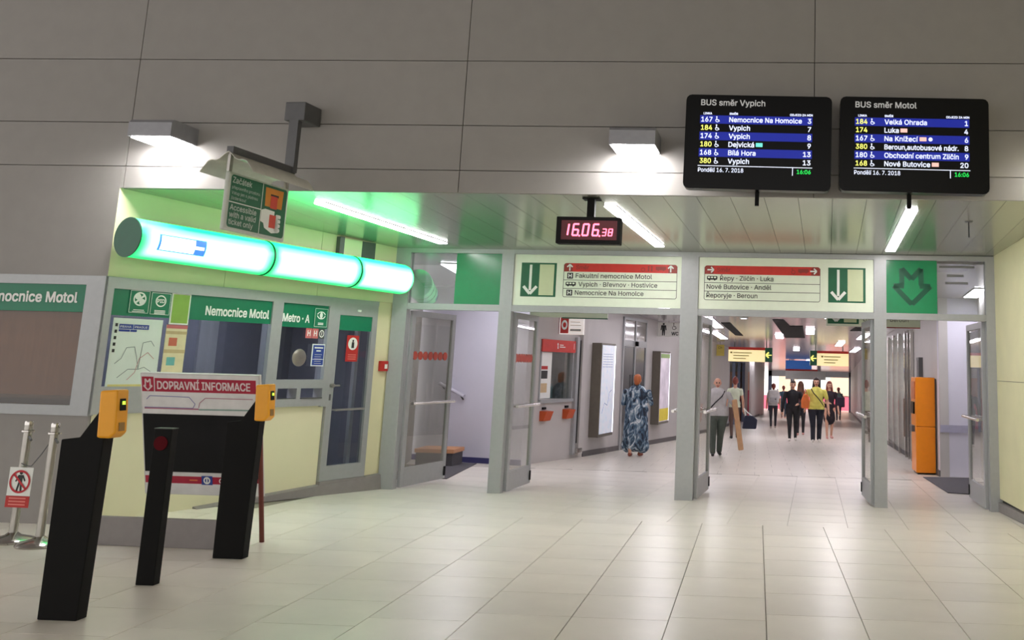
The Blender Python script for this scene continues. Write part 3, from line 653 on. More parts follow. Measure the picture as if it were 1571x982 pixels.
# ------------------------------------------------------------------ wall lamps
def wall_lamp(label, x, z):
    t = thing('wall_lamp', label, 'lamp', FAS.p(x, 0, z), FAS.rz, 'box lamps on the front wall')
    wd, dp = 0.41, 0.42
    MB().prism([(-0.001, 0.17), (-dp+0.03, 0.17), (-dp, 0.14), (-dp, 0.012), (-0.001, 0.012)], 0, wd, axis='x').build('housing', M['lampbody'], t)
    f = MB().box(0.02, wd-0.02, -dp+0.03, -0.04, 0.0, 0.0115); f.build('diffuser', M['lampwhite'], t)
    return t
wall_lamp('grey box lamp on the front wall above the booth corner', 0.30, 3.46)
wall_lamp('grey box lamp on the front wall beside the departure screens', 4.735, 3.43)
wall_lamp('grey box lamp on the front wall right of the departure screens', 8.72, 3.43)

# ------------------------------------------------------------------ soffit strip lights
for i, (a, b) in enumerate((((-4.354, 9.414), (-3.873, 11.831)), ((-1.441, 9.304), (-1.195, 11.739)), ((1.439, 9.221), (1.57, 11.726)))):
    t = thing('strip_light', ['fluorescent strip light under the green-lit soffit next to the light tube', 'fluorescent strip light under the soffit right of the red clock', 'fluorescent strip light under the soffit below the right departure screen'][i], 'lamp', (a[0], a[1], sz(a[1])), math.atan2(b[1]-a[1], b[0]-a[0]), 'strip lights under the soffit')
    Ln = math.hypot(b[0]-a[0], b[1]-a[1]); t.rotation_euler = (0, math.atan(0.038), t.rotation_euler[2])
    for (x0, x1) in ((0.0, Ln/2-0.006), (Ln/2+0.006, Ln)):
        MB().box(x0, x1, -0.055, 0.055, -0.016, -0.002).build('diffuser', M['lightwhite'], t)
    B(t, 'housing', M['lampbody'], 0, Ln, -0.065, 0.065, -0.006, -0.001)
t = thing('hanging_rod', 'thin dark rod hanging from the soffit at the right', 'rod', (2.09, 9.79, sz(9.79)))
MB().cyl((0, 0, 0), (0, 0, -0.16), 0.006, n=8).build('rod', M['black'], t); MB().lathe([(0.0, 0), (0.04, 0), (0.04, -0.006), (0.0, -0.008)]).build('ceiling_rose', M['aludark'], t)

# ------------------------------------------------------------------ red LED clock
ck = thing('digital_clock', 'black hanging digital clock showing 16.06 38 in red', 'clock', (-1.88, 8.95, 2.623), FAS.rz)
B(ck, 'case', M['black'], 0, 0.6, 0.0, 0.13, 0, 0.25, bevel=0.006); B(ck, 'filter', M['ledglow'], 0.05, 0.57, -0.004, 0.0, 0.035, 0.215)
B(ck, 'stem', M['black'], 0.275, 0.345, 0.03, 0.1, 0.25, sz(8.95)-2.623-0.006); B(ck, 'ceiling_plate', M['black'], 0.23, 0.39, 0.0, 0.14, sz(8.95)-2.623-0.012, sz(8.95)-2.623-0.004)
SEG = {'0': 'abcdef', '1': 'bc', '2': 'abged', '3': 'abgcd', '6': 'afgecd', '8': 'abcdefg'}
def seg7(f, ch, x, z, w_, h_, tk):
    sl = 0.12
    def P_(u, v): return (x+u*w_+sl*v*h_, z+v*h_)
    lines = {'a': ((0, 1), (1, 1)), 'b': ((1, 1), (1, .5)), 'c': ((1, .5), (1, 0)), 'd': ((0, 0), (1, 0)), 'e': ((0, .5), (0, 0)), 'f': ((0, 1), (0, .5)), 'g': ((0, .5), (1, .5))}
    for s in SEG[ch]:
        p, q2 = lines[s]; f.line(P_(*p), P_(*q2), tk)
f = Flat(-0.006)
seg7(f, '1', 0.06, 0.075, 0.05, 0.105, 0.016); seg7(f, '6', 0.155, 0.075, 0.05, 0.105, 0.016); f.disc(0.222, 0.072, 0.009)
seg7(f, '0', 0.248, 0.075, 0.05, 0.105, 0.016); seg7(f, '6', 0.342, 0.075, 0.05, 0.105, 0.016); f.disc(0.41, 0.072, 0.009)
seg7(f, '3', 0.432, 0.075, 0.034, 0.062, 0.010); seg7(f, '8', 0.49, 0.075, 0.034, 0.062, 0.010)
f.build('digits', M['led'], ck)

# ------------------------------------------------------------------ departure screens
def bus_screen(label, x, title, rows, polex):
    W_, H_ = 1.30, 0.855
    t = thing('departure_screen', label, 'screen', (x, 8.5, 3.082), FAS.rz, 'departure screens')
    t.rotation_euler = (0, 0.012, FAS.rz)
    pts = []; r = 0.05
    for cx, cz, a0 in ((W_-r, H_-r, 0), (r, H_-r, 90), (r, r, 180), (W_-r, r, 270)):
        pts += [(cx+r*math.cos(math.radians(a0+d)), cz+r*math.sin(math.radians(a0+d))) for d in (0, 30, 60, 90)]
    MB().prism(pts, 0.0, 0.12).build('casing', M['blackglass'], t)
    B(t, 'mounting_pole', M['black'], polex-0.018, polex+0.018, 0.122, 0.16, -0.12, 0.7)
    B(t, 'wall_arm', M['aludark'], polex-0.03, polex+0.03, 0.16, 0.24, 0.3, 0.38)
    text(title, 0.135, 0.757, 0.052, M['screentitle'], t, bold=0.012)
    sx0, sx1 = 0.13, 1.13; zt = 0.665; rh = 0.0755
    for i, rw_ in enumerate(rows):
        if i % 2 == 0: Flat(-0.002).rect(sx0, zt-rh*(i+1), sx1, zt-rh*i).build('row_band', M['screenblue'], t)
    for i, (num, acc, dest, mins, yel, badge) in enumerate(rows):
        zb_ = zt-rh*(i+1)+0.017
        text(num, sx0+0.012, zb_, 0.043, M['screenyellow'] if yel else M['screenwhite'], t, w=0.098, bold=0.012)
        if acc:
            f = Flat(-0.004); cx = sx0+0.155; f.disc(cx-0.006, zb_+0.044, 0.0065); f.pl([(cx-0.006, zb_+0.037), (cx-0.004, zb_+0.018), (cx+0.012, zb_+0.018), (cx+0.018, zb_+0.002)], 0.007); f.ring(cx-0.001, zb_+0.012, 0.011, 0.017, 110, 340, n=12); f.build('wheelchair_icon', M['screenwhite'], t)
        text(dest, sx0+0.262, zb_, 0.043, M['screenwhite'], t, bold=0.012, maxw=1.035-sx0-0.262); xs = text.end
        text(mins, sx1-0.012, zb_, 0.043, M['screenwhite'], t, align='R', bold=0.012)
        if badge:
            Flat(-0.004).rect(xs+0.015, zb_+0.004, xs+0.075, zb_+0.04).build('line_badge', M[badge[0]], t)
            if len(badge) > 1: Flat(-0.004).disc(xs+0.11, zb_+0.022, 0.018).build('line_badge', M['screenwhite'], t)
    text('LINKA', sx0+0.03, 0.673, 0.018, M['screenwhite'], t, w=0.075, bold=0.02); text('SMĚR', sx0+0.262, 0.673, 0.018, M['screenwhite'], t, w=0.075, bold=0.02); text('ODJEZD ZA MIN', sx1, 0.673, 0.018, M['screenwhite'], t, w=0.2, align='R', bold=0.02)
    zl = zt-rh*6-0.004
    f = Flat(-0.004); f.rect(sx0-0.005, zl-0.006, sx1+0.005, zl); f.rect(sx1-0.17, zl-0.075, sx1-0.163, zl); f.build('rule', M['screenwhite'], t)
    text('Pondělí 16. 7. 2018', sx0, zl-0.058, 0.036, M['screenwhite'], t, w=0.4, bold=0.006); text('16:06', sx1-0.008, zl-0.058, 0.036, M['screengreen'], t, w=0.12, align='R', bold=0.012)
bus_screen('left departure screen titled BUS směr Vypich', -0.68, 'BUS směr Vypich', [('167', 1, 'Nemocnice Na Homolce', '3', 0, None), ('184', 1, 'Vypich', '7', 1, None), ('174', 1, 'Vypich', '8', 0, None), ('180', 1, 'Dejvická', '9', 1, ('screencyan',)), ('168', 1, 'Bílá Hora', '13', 0, None), ('380', 1, 'Vypich', '13', 1, None)], 0.655)
bus_screen('right departure screen titled BUS směr Motol', 0.695, 'BUS směr Motol', [('184', 1, 'Velká Ohrada', '1', 1, None), ('174', 0, 'Luka', '4', 1, ('screenred',)), ('167', 1, 'Na Knížecí', '6', 0, ('screenred', 1)), ('380', 1, 'Beroun,autobusové nádr.', '8', 1, None), ('180', 1, 'Obchodní centrum Zličín', '9', 0, None), ('168', 1, 'Nové Butovice', '20', 1, ('screenred',))], 0.625)

# ------------------------------------------------------------------ entrance frame
ef = struct('wall_entrance', FRM.p(0), FRM.rz)
posts = ((0.0, 0.192), (1.39, 1.55), (3.69, 3.905), (6.065, 6.215), (7.405, 7.552))
for (a, b) in posts: B(ef, 'frame_post', fr, a, b, -0.05, 0.07, fz(12.2)-0.01, 2.875)
B(ef, 'top_beam', fr, 0.0, 7.552, -0.05, 0.07, 2.875, 2.932)
for (p0, p1) in zip(posts[:-1], posts[1:]): B(ef, 'transom', fr, p0[1], p1[0], -0.04, 0.06, 2.15, 2.228)
B(ef, 'pane', M['panegrey'], 0.192, 1.39, -0.003, 0.003, 2.228, 2.875); B(ef, 'pane', M['panegrey'], 6.215, 7.405, -0.003, 0.003, 2.228, 2.875)
B(ef, 'green_film', mat('green_film_bright', (0, 132, 80), 0.18, var=0.04), 0.785, 1.39, -0.010, -0.004, 2.228, 2.875)
B(ef, 'green_film', MATS['green_film_bright'], 6.215, 6.83, -0.010, -0.004, 2.228, 2.875)
f = Flat(-0.012); ox, oz, k = 6.215, 2.228, 0.615/380
def mp_(x_, y_): x_, y_ = 722+(x_-722)*1.1, 300+(y_-300)*1.1; return (ox+(x_-530)*k, oz+0.647-(y_-95)*k*1.0)
f.pl([mp_(655, 285), mp_(655, 170), mp_(720, 245), mp_(785, 170), mp_(785, 285)], 0.062)
f.pl([mp_(670, 290), mp_(600, 290), mp_(722, 415), mp_(848, 290), mp_(775, 290)], 0.062); f.build('arrow_emblem', M['greendk'], ef)
f = Flat(-0.012); f.rect(6.86, 2.79, 7.28, 2.815); f.rect(6.95, 2.68, 7.15, 2.71); f.rect(6.93, 2.59, 7.2, 2.62); f.build('faint_bars', mat('faint_bars', (116, 116, 116), 0.6), ef)  # faint grey bars across the right transom pane
# left end piece closing the gap to the booth wall
# direction signs set in the frame
def exit_symbol(t, x0, x1, z0, z1):
    Flat(-0.003).rect(x0, z0, x1, z1).build('exit_field', M['greensign'], t)
    xm = x0+(x1-x0)*0.52; f = Flat(-0.005); f.rect(xm, z0+0.02, x1-0.03, z1-0.02); f.build('exit_door', M['signcream'], t)
    xc = x0+(x1-x0)*0.27; f = Flat(-0.005); f.rect(xc-0.016, z0+0.08, xc+0.016, z1-0.025); f.pl([(xc-0.085, z0+0.13), (xc, z0+0.035), (xc+0.085, z0+0.13)], 0.036); f.build('exit_arrow', M['white'], t)
def arrow(f, x, z, s, d):
    if d == 'up': f.rect(x-0.1*s, z-0.5*s, x+0.1*s, z+0.35*s); f.pl([(x-0.4*s, z+0.05*s), (x, z+0.45*s), (x+0.4*s, z+0.05*s)], 0.2*s)
    else: f.rect(x-0.5*s, z-0.1*s, x+0.35*s, z+0.1*s); f.pl([(x+0.05*s, z+0.4*s), (x+0.45*s, z), (x+0.05*s, z-0.4*s)], 0.2*s)
def bus_icon(f, x, z, w_, h_):
    f.rrect(x, z+0.2*h_, x+w_, z+h_, 0.2*h_); f.disc(x+0.25*w_, z+0.18*h_, 0.18*h_, 10); f.disc(x+0.75*w_, z+0.18*h_, 0.18*h_, 10)
def dir_sign(label, t0, t1, board, ex, rows, adir):
    z0, z1 = 2.228, 2.875
    t = thing('direction_sign', label, 'sign', FRM.p(t0, -0.03, z0), FRM.rz, 'direction signs in the entrance frame')
    B(t, 'panel', M['signwhite'], 0.003, t1-t0-0.003, 0, 0.03, 0.003, z1-z0-0.003)
    exit_symbol(t, ex[0]-t0, ex[1]-t0, 0.112, 0.54)
    a, b = board[0]-t0, board[1]-t0; zb_, zt = 0.116, 0.542; rh = (zt-zb_)/4
    f = Flat(-0.003); f.pl([(a, zt-0.02), (a, zb_+0.015), (a+0.015, zb_), (b-0.015, zb_), (b, zb_+0.015), (b, zt-0.02)], 0.006)
    for i in (1, 2): f.rect(a, zb_+rh*i-0.003, b, zb_+rh*i+0.003)
    f.build('row_lines', M['ink'], t)
    Flat(-0.003).rrect(a, zt-rh, b, zt, 0.03, bottom=False).build('red_bar', M['red'], t)
    Flat(-0.004).rrect(a, zt-rh, a+0.11, zt, 0.03, bottom=False).build('red_bar_end', M['darkred'], t); Flat(-0.004).rrect(b-0.11, zt-rh, b, zt, 0.03, bottom=False).build('red_bar_end', M['darkred'], t)
    
    for xa_ in (a+0.075, b-0.08): f = Flat(-0.006); arrow(f, xa_, zt-rh/2, 0.085, adir); f.build('arrow', M['white'], t)
    text('Směr', a+0.155, zt-rh+0.03, 0.05, M['darkred'], t, y=-0.006, bold=0.01)
    f = Flat(-0.006); bus_icon(f, b-0.27, zt-rh+0.025, 0.13, 0.055)
    if adir == 'up': f.disc(b-0.36, zt-rh+0.075, 0.012); f.rect(b-0.37, zt-rh+0.02, b-0.35, zt-rh+0.062); f.disc(b-0.32, zt-rh+0.075, 0.012); f.rect(b-0.33, zt-rh+0.02, b-0.31, zt-rh+0.062); f.ring(b-0.43, zt-rh+0.04, 0.018, 0.026)
    else: f.ring(b-0.33, zt-rh+0.04, 0.018, 0.026); f.line((b-0.34, zt-rh+0.06), (b-0.345, zt-rh+0.09), 0.01)
    f.build('pictograms', M['darkred'], t)
    for i, (ic, s_, wd) in enumerate(rows):
        zz = zt-rh*(i+2)+0.03; x = a+0.03
        if ic == 'H':
            Flat(-0.004).rect(x+0.015, zz-0.013, x+0.09, zz+0.062).build('hospital_symbol', M['ink'], t)
            f = Flat(-0.006); f.rect(x+0.03, zz, x+0.042, zz+0.05); f.rect(x+0.063, zz, x+0.075, zz+0.05); f.rect(x+0.03, zz+0.019, x+0.075, zz+0.031); f.build('hospital_letter', M['white'], t); x += 0.125
        elif ic == 'bus':
            f = Flat(-0.004); bus_icon(f, x, zz-0.005, 0.13, 0.058); f.build('bus_symbol', M['ink'], t)
            f = Flat(-0.006); [f.rect(x+0.012+0.038*j, zz+0.025, x+0.038+0.038*j, zz+0.044) for j in range(3)]; f.build('bus_windows', M['signwhite'], t); x += 0.165
        text(s_, x, zz, 0.056, M['ink'], t, w=wd, y=-0.004, bold=0.004)
dir_sign('wide direction sign with exit symbol on the left and three hospital and bus rows', 1.55, 3.69, (2.194, 3.633), (1.646, 2.10), [('H', 'Fakultní nemocnice Motol', 0.97), ('bus', 'Vypich · Břevnov · Hostivice', 1.0), ('H', 'Nemocnice Na Homolce', 0.87)], 'up')
dir_sign('wide direction sign with exit symbol on the right naming Řepy and Beroun', 3.905, 6.065, (3.98, 5.41), (5.51, 5.965), [('bus', 'Řepy · Zličín · Luka', 0.66), ('', 'Nové Butovice · Anděl', 0.80), ('', 'Řeporyje · Beroun', 0.63)], 'right')

# ------------------------------------------------------------------ glass door leaves
def leaf(n, hx, hy, ang, wd, flip=1, dots=True):
    z0 = fz(hy+0.6)-0.0
    t = struct('door_%d' % n, (hx, hy, fz(hy)+0.012), math.radians(ang))
    t.rotation_euler = (0, math.atan(SL) if False else 0, math.radians(ang))
    H_ = 2.19
    B(t, 'stile', fr, 0, 0.085, -0.022, 0.022, 0, H_, bevel=0.004); B(t, 'stile', fr, wd-0.075, wd, -0.022, 0.022, 0, H_, bevel=0.004)
    B(t, 'edge_seal', M['black'], wd, wd+0.012, -0.016, 0.016, 0.01, H_)
    B(t, 'top_rail', fr, 0.085, wd-0.075, -0.022, 0.022, H_-0.075, H_); B(t, 'bottom_rail', fr, 0.085, wd-0.075, -0.022, 0.022, 0, 0.23)
    B(t, 'pane', M['panedirty'], 0.085, wd-0.075, -0.004, 0.004, 0.23, H_-0.075)
    y = -0.085*flip
    MB().cyl((0.05, y, 1.02), (wd-0.0, y, 1.02), 0.019).build('push_bar', M['steel'], t, smooth=True)
    for x in (0.1, wd-0.04): MB().cyl((x, y, 1.02), (x, -0.02*flip, 1.02), 0.012, n=10).build('bar_bracket', M['steelsat'], t)
    B(t, 'bottom_bolt', M['black'], wd-0.06, wd-0.02, -0.03*flip-0.005, -0.03*flip+0.005, 0.04, 0.16)
    if dots:
        nn = 7
        for i in range(nn):
            x = 0.16+(wd-0.36)*i/(nn-1)
            MB().cyl((x, -0.006, 1.62), (x, 0.006, 1.62), 0.055, n=16).build('red_marker', mat('marker_red', (196, 70, 50), 0.5), t)
    return t
leaf(2, -4.43, 12.50, 79, 1.14)
leaf(3, -3.075, 12.43, 85.5, 0.97)
leaf(4, -0.945, 12.35, 86.5, 0.93, flip=-1, dots=False)
leaf(5, -0.715, 12.31, 84.5, 1.0, dots=False)
leaf(6, 1.41, 12.20, 90.5, 1.0, flip=-1, dots=False)
leaf(7, 2.745, 12.16, 87.5, 1.14, flip=-1, dots=False)
# ------------------------------------------------------------------ ticket validators on black posts
def validator_post(label, x, y):
    t = thing('ticket_validator', label, 'ticket validator', (x, y, 0), 0, 'ticket validator posts')
    # local x towards the hall, profile in x-z, thickness in y
    MB().prism([(0, 0), (0.235, 0), (0.255, 1.02), (0.262, 1.19), (0.215, 1.20), (0.105, 1.03), (-0.005, 1.015)], 0.0, 0.095).build('post', M['black'], t, bevel=0.006)
    v = MB().prism([(0.215, 1.03), (0.295, 1.028), (0.325, 1.06), (0.315, 1.20), (0.305, 1.315), (0.2, 1.305)], -0.012, 0.108).build('reader_housing', M['yellow'], t, bevel=0.012)
    MB().prism([(0.3175, 1.19), (0.3215, 1.19), (0.3115, 1.26), (0.3085, 1.26)], 0.02, 0.075).build('display', M['black'], v)
    MB().prism([(0.3195, 1.225), (0.3225, 1.225), (0.3195, 1.245), (0.3175, 1.245)], 0.035, 0.06).build('green_arrow', M['ledgreen'], v)
    MB().prism([(0.3255, 1.07), (0.3285, 1.07), (0.3235, 1.12), (0.3205, 1.12)], 0.02, 0.075).build('ticket_slot', mat('slot_grey', (150, 110, 40), 0.5), v)
    return t
validator_post('nearest black gate post with yellow ticket validator', -4.137, 5.872)
validator_post('farther black gate post with yellow ticket validator beside the information board', -4.130, 7.722)
t = thing('barrier_post', 'slim black gate post with a red disc and no validator', 'post', (-4.137, 6.787, 0))
MB().box(0, 0.125, 0, 0.075, 0, 1.02).build('post', M['black'], t, bevel=0.005)
B(t, 'top_cap', mat('cap_grey', (52, 50, 50), 0.4), -0.002, 0.127, -0.002, 0.077, 1.02, 1.026)
MB().cyl((0.058, -0.006, 0.925), (0.058, 0.0, 0.925), 0.048, n=24).build('red_disc', mat('dim_red', (84, 4, 16), 0.6, spec=0.1), t)

# ------------------------------------------------------------------ information board
ib = thing('information_board', 'easel board headed DOPRAVNÍ INFORMACE behind the gate posts', 'board', (-5.12, 8.48, 0), 0.0)
lean = -0.27
def tilt(o): o.rotation_euler = (-lean, 0, 0); o.scale = (0.985, 1, 1.04); return o
tilt(B(ib, 'board_frame', mat('board_grey', (205, 202, 200), 0.5), 0.0, 1.03, 0.0, 0.035, 0.365, 1.365, bevel=0.004))
tilt(B(ib, 'dark_screen', mat('board_black', (26, 26, 28), 0.5, var=0.2, scale=3, spec=0.15), 0.012, 1.018, -0.003, 0.0, 0.555, 1.03))
P2 = []
def tf(o):
    if isinstance(o, list): return [tf(x) for x in o]
    o.rotation_euler = (-lean, 0, 0); o.scale = (0.985, 1, 1.04); return o
tf(B(ib, 'header_sheet', mat('header_white', (222, 220, 220), 0.5), 0.012, 1.02, -0.004, 0.0, 1.035, 1.355))
tf(Flat(-0.006).rect(0.015, 1.215, 0.118, 1.335).rect(0.127, 1.215, 1.0, 1.325).build('header_bar', M['crimson'], ib))
tf(text('DOPRAVNÍ INFORMACE', 0.15, 1.238, 0.062, mat('header_text', (226, 206, 208), 0.5), ib, w=0.80, y=-0.008, bold=0.016))
f = Flat(-0.008); f.pl([(0.046, 1.255), (0.046, 1.318), (0.066, 1.29), (0.088, 1.318), (0.088, 1.255)], 0.012); f.pl([(0.05, 1.262), (0.03, 1.262), (0.067, 1.225), (0.104, 1.262), (0.084, 1.262)], 0.012); tf(f.build('arrow_emblem', MATS['header_text'], ib))
f = Flat(-0.006); f.pl([(0.05, 1.15), (0.08, 1.18), (0.42, 1.175), (0.47, 1.12), (0.45, 1.085), (0.03, 1.085)], 0.006); tf(f.build('route_diagram', mat('route_blue', (120, 120, 170), 0.5), ib))
f = Flat(-0.006); f.pl([(0.97, 1.17), (0.56, 1.17), (0.51, 1.13), (0.5, 1.09)], 0.006); f.pl([(0.03, 1.078), (0.5, 1.078)], 0.012); tf(f.build('route_diagram', mat('route_rose', (170, 110, 130), 0.5), ib))
f = Flat(-0.006); f.pl([(0.5, 1.075), (0.96, 1.08)], 0.012); tf(f.build('route_diagram', mat('route_green', (130, 160, 150), 0.5), ib))
tf(B(ib, 'lower_sheet', MATS['header_white'], 0.012, 1.018, -0.004, 0.0, 0.372, 0.548))
tf(Flat(-0.006).rect(0.014, 0.462, 1.016, 0.522).build('lower_bar', M['crimson'], ib))
tf(Flat(-0.008).rect(0.505, 0.456, 0.6, 0.53).build('info_field', M['blue'], ib))
f = Flat(-0.010); f.ring(0.5525, 0.493, 0.018, 0.03); f.rect(0.547, 0.472, 0.558, 0.514); f.ring(0.68, 0.492, 0.014, 0.022); tf(f.build('info_symbols', M['white'], ib))
f = Flat(-0.008); f.rect(0.4, 0.487, 0.47, 0.497); f.rect(0.74, 0.48, 0.86, 0.49); f.rect(0.75, 0.497, 0.83, 0.503); tf(f.build('small_print', mat('orange_print', (220, 120, 70), 0.5), ib))
for x in (0.09, 1.02):
    MB().cyl((x-0.012, -0.27 if x < 1 else -0.345, 1.28), (x, 0.06 if x < 1 else -0.05, 0.001), 0.02, n=12).build('leg', M['brownleg'], ib, smooth=True)
B(ib, 'hinge_block', M['black'], 0.97, 1.0, -0.2, -0.16, 0.52, 0.62); B(ib, 'white_tag', M['white'], 0.965, 1.0, -0.15, -0.13, 0.38, 0.48)
t = thing('floor_barrier', 'low grey upright plate standing on the floor below the information board', 'barrier', (-5.5, 8.08, 0), -0.02)
B(t, 'plate', M['greyplate'], 0, 1.33, 0.0, 0.04, 0.0, 0.222, bevel=0.004); B(t, 'foot', M['aludark'], 0.1, 0.2, 0.04, 0.14, 0.0, 0.02); B(t, 'foot', M['aludark'], 1.1, 1.2, 0.04, 0.14, 0.0, 0.02)

# ------------------------------------------------------------------ stanchions with a prohibition sign
def stanchion(label, x, y):
    t = thing('stanchion', label, 'stanchion', (x, y, 0), 0, 'steel stanchions')
    MB().lathe([(0.0, 0), (0.16, 0), (0.165, 0.012), (0.15, 0.03), (0.06, 0.055), (0.036, 0.075), (0.0, 0.075)], n=28).build('base', M['steel'], t, smooth=True)
    MB().cyl((0, 0, 0.06), (0, 0, 0.94), 0.031, n=20).build('tube', M['steelsat'], t, smooth=True)
    MB().lathe([(0.031, 0.86), (0.048, 0.865), (0.048, 0.878), (0.031, 0.883)], n=20).build('collar', M['steel'], t, smooth=True)
    MB().lathe([(0.0, 0.952), (0.03, 0.952), (0.033, 0.94), (0.033, 0.92), (0.0, 0.92)], n=20).build('cap', M['steel'], t, smooth=True)
    MB().cyl((0.03, -0.02, 0.83), (0.06, -0.03, 0.80), 0.01, n=8).build('hook', M['aludark'], t)
stanchion('left steel stanchion at the photo edge', -5.99, 8.08); stanchion('right steel stanchion beside the nearest gate post', -5.67, 7.95)
t = thing('chain', 'thin chain holding the prohibition sign between the stanchions', 'chain', (-5.83, 8.0, 0.6))
MB().tube([(0.115, -0.03, 0.19), (0.07, -0.045, 0.1), (0.01, -0.055, 0.01)], 0.004, 6).build('cord', M['aludark'], t); MB().tube([(-0.13, 0.02, 0.02), (-0.05, -0.03, 0.008), (0.01, -0.055, 0.01)], 0.004, 6).build('cord', M['aludark'], t)
t = thing('prohibition_sign', 'white and red no-pedestrians sign hanging between the stanchions', 'sign', (-6.0, 7.955, 0.287), -0.05)
B(t, 'board', M['white'], 0, 0.2, 0, 0.005, 0.09, 0.31); B(t, 'text_board', M['redalarm'], 0, 0.2, -0.001, 0.005, 0.0, 0.088)
f = Flat(-0.003); f.disc(0.105, 0.268, 0.014); f.poly([(0.085, 0.252), (0.125, 0.252), (0.12, 0.19), (0.09, 0.19)]); f.line((0.09, 0.25), (0.066, 0.2), 0.012); f.line((0.12, 0.25), (0.145, 0.205), 0.012); f.line((0.098, 0.195), (0.082, 0.125), 0.016); f.line((0.112, 0.195), (0.118, 0.125), 0.016); f.build('figure', M['ink'], t)
f = Flat(-0.005); f.ring(0.103, 0.2, 0.074, 0.09, n=32); f.line((0.045, 0.258), (0.16, 0.142), 0.016); f.build('red_ring', mat('ring_red', (190, 30, 44), 0.5), t)
f = Flat(-0.005); [f.rect(0.03, 0.018+0.024*i, 0.175, 0.028+0.024*i) for i in range(3)]; f.build('small_print', mat('pale_red', (226, 130, 120), 0.5), t)
# ------------------------------------------------------------------ corridor shell
RW = Pl((3.9, 33.7), (3.08, 17.0)); RW2 = Pl((7.13, 76.0), (3.9, 33.7))
LW3 = Pl((-2.15, 26.5), (-1.04, 38.8)); LW4 = Pl((-0.503, 44.75), (0.2, 57.8)); LW5 = Pl((0.2, 57.8), (0.517, 64.6))
def wallseg(name, pl_, m_, part='wall_panel', th=0.15, x0=0.0, x1=None, h0=None, h1=None, parent=None, yo=0.0):
    x1 = pl_.L if x1 is None else x1
    t = parent or struct(name, pl_.p(0), pl_.rz)
    def zz(x, h, top):
        Y = pl_.p(x)[1]; return fz(Y)+(h if h is not None else (CH if top else 0.0))
    za, zb_, zc, zd = zz(x0, h0, False), zz(x1, h0, False), zz(x0, h1, True), zz(x1, h1, True)
    MB().add([(x0, yo, za), (x1, yo, zb_), (x1, yo+th, zb_), (x0, yo+th, za), (x0, yo, zc), (x1, yo, zd), (x1, yo+th, zd), (x0, yo+th, zc)], [(3, 2, 1, 0), (4, 5, 6, 7), (0, 1, 5, 4), (1, 2, 6, 5), (2, 3, 7, 6), (3, 0, 4, 7)]).build(part, m_, t)
    return t
# ticket office wall with an opening for its window
t = wallseg('wall_ticket_office', LW1, M['corrwall'], h1=1.08)
wallseg('', LW1, M['corrwall'], h0=1.92, parent=t)
wallseg('', LW1, M['corrwall'], x1=0.36, h0=1.08, h1=1.92, parent=t); wallseg('', LW1, M['corrwall'], x0=1.70, h0=1.08, h1=1.92, parent=t)
wallseg('', LW1, mat('office_inside', (150, 156, 150), 0.8), th=0.05, x0=0.03, x1=4.2, h0=0.0, parent=t, part='office_back_wall', yo=0.9)
wl = wallseg('wall_corridor_left', LW2, M['corrwall']); wallseg('wall_corridor_left', LW3, M['corrwall']); wallseg('wall_corridor_left', LW4, M['corrwall']); wallseg('wall_corridor_left', LW5, M['corrwall'])
wallseg('wall_corridor_right', RW, M['corrwall']); wallseg('wall_corridor_right', RW2, M['corrwall'])
dkbase = mat('dark_skirting', (96, 92, 92), 0.6)
for n_, pl_ in enumerate((LW2, LW3, LW4, RW, RW2)): o = wallseg('baseboard_corridor', pl_, dkbase, th=-0.02, h1=0.1, part='skirting')
LWA = Pl((-8.0, 18.0), (-3.86, 16.62)); wallseg('wall_side_room', LWA, M['lilac']); wallseg('baseboard_side_room', LWA, mat('navy_skirting', (60, 60, 110), 0.5), th=-0.02, h1=0.09, part='skirting')
wallseg('wall_side_room', Pl((-4.70, 12.55), (-5.9, 17.2)), M['corrwall'])
RL = Pl((3.085, 17.0), (5.2, 17.05)); wallseg('wall_right_recess', RL, M['lilac']); wallseg('trim_2', RL, mat('lilac_rail', (170, 168, 190), 0.5), th=-0.03, h0=0.72, h1=0.84, part='bumper_rail')
wallseg('wall_right_recess', Pl((3.75, 17.0), (3.0, 12.15)), M['corrwall'])
# corridor ceiling
cs = struct('ceiling_corridor')
def cz(Y): return fz(Y)+CH
MB().add([(-8, 12.55, cz(12.55)), (12, 12.55, cz(12.55)), (12, 78, cz(78)), (-8, 78, cz(78)), (-8, 12.55, cz(12.55)+0.15), (12, 12.55, cz(12.55)+0.15), (12, 78, cz(78)+0.15), (-8, 78, cz(78)+0.15)], [(3, 2, 1, 0), (4, 5, 6, 7), (0, 1, 5, 4), (1, 2, 6, 5), (2, 3, 7, 6), (3, 0, 4, 7)]).build('ceiling_slab', M['corrceil'], cs)
for poly in ([(0.345, 22.87), (0.6, 22.8), (0.82, 24.95), (1.14, 24.84), (1.446, 30.07), (0.863, 30.3)], [(-0.9, 24.4), (-0.67, 24.3), (-0.42, 29.8), (-0.65, 29.6)], [(2.45, 24.9), (3.1, 24.6), (3.1, 26.1), (2.45, 26.3)]):
    n_ = len(poly); vs_ = [(x, y, cz(y)-0.012) for x, y in poly]+[(x, y, cz(y)-0.001) for x, y in poly]
    MB().add(vs_, [tuple(range(n_)), tuple(range(2*n_-1, n_-1, -1))]+[(i, (i+1) % n_, (i+1) % n_+n_, i+n_) for i in range(n_)]).build('dark_bay_sheet', M['bayshade'], cs)  # thin black sheets painted for the darkness of open ceiling bays
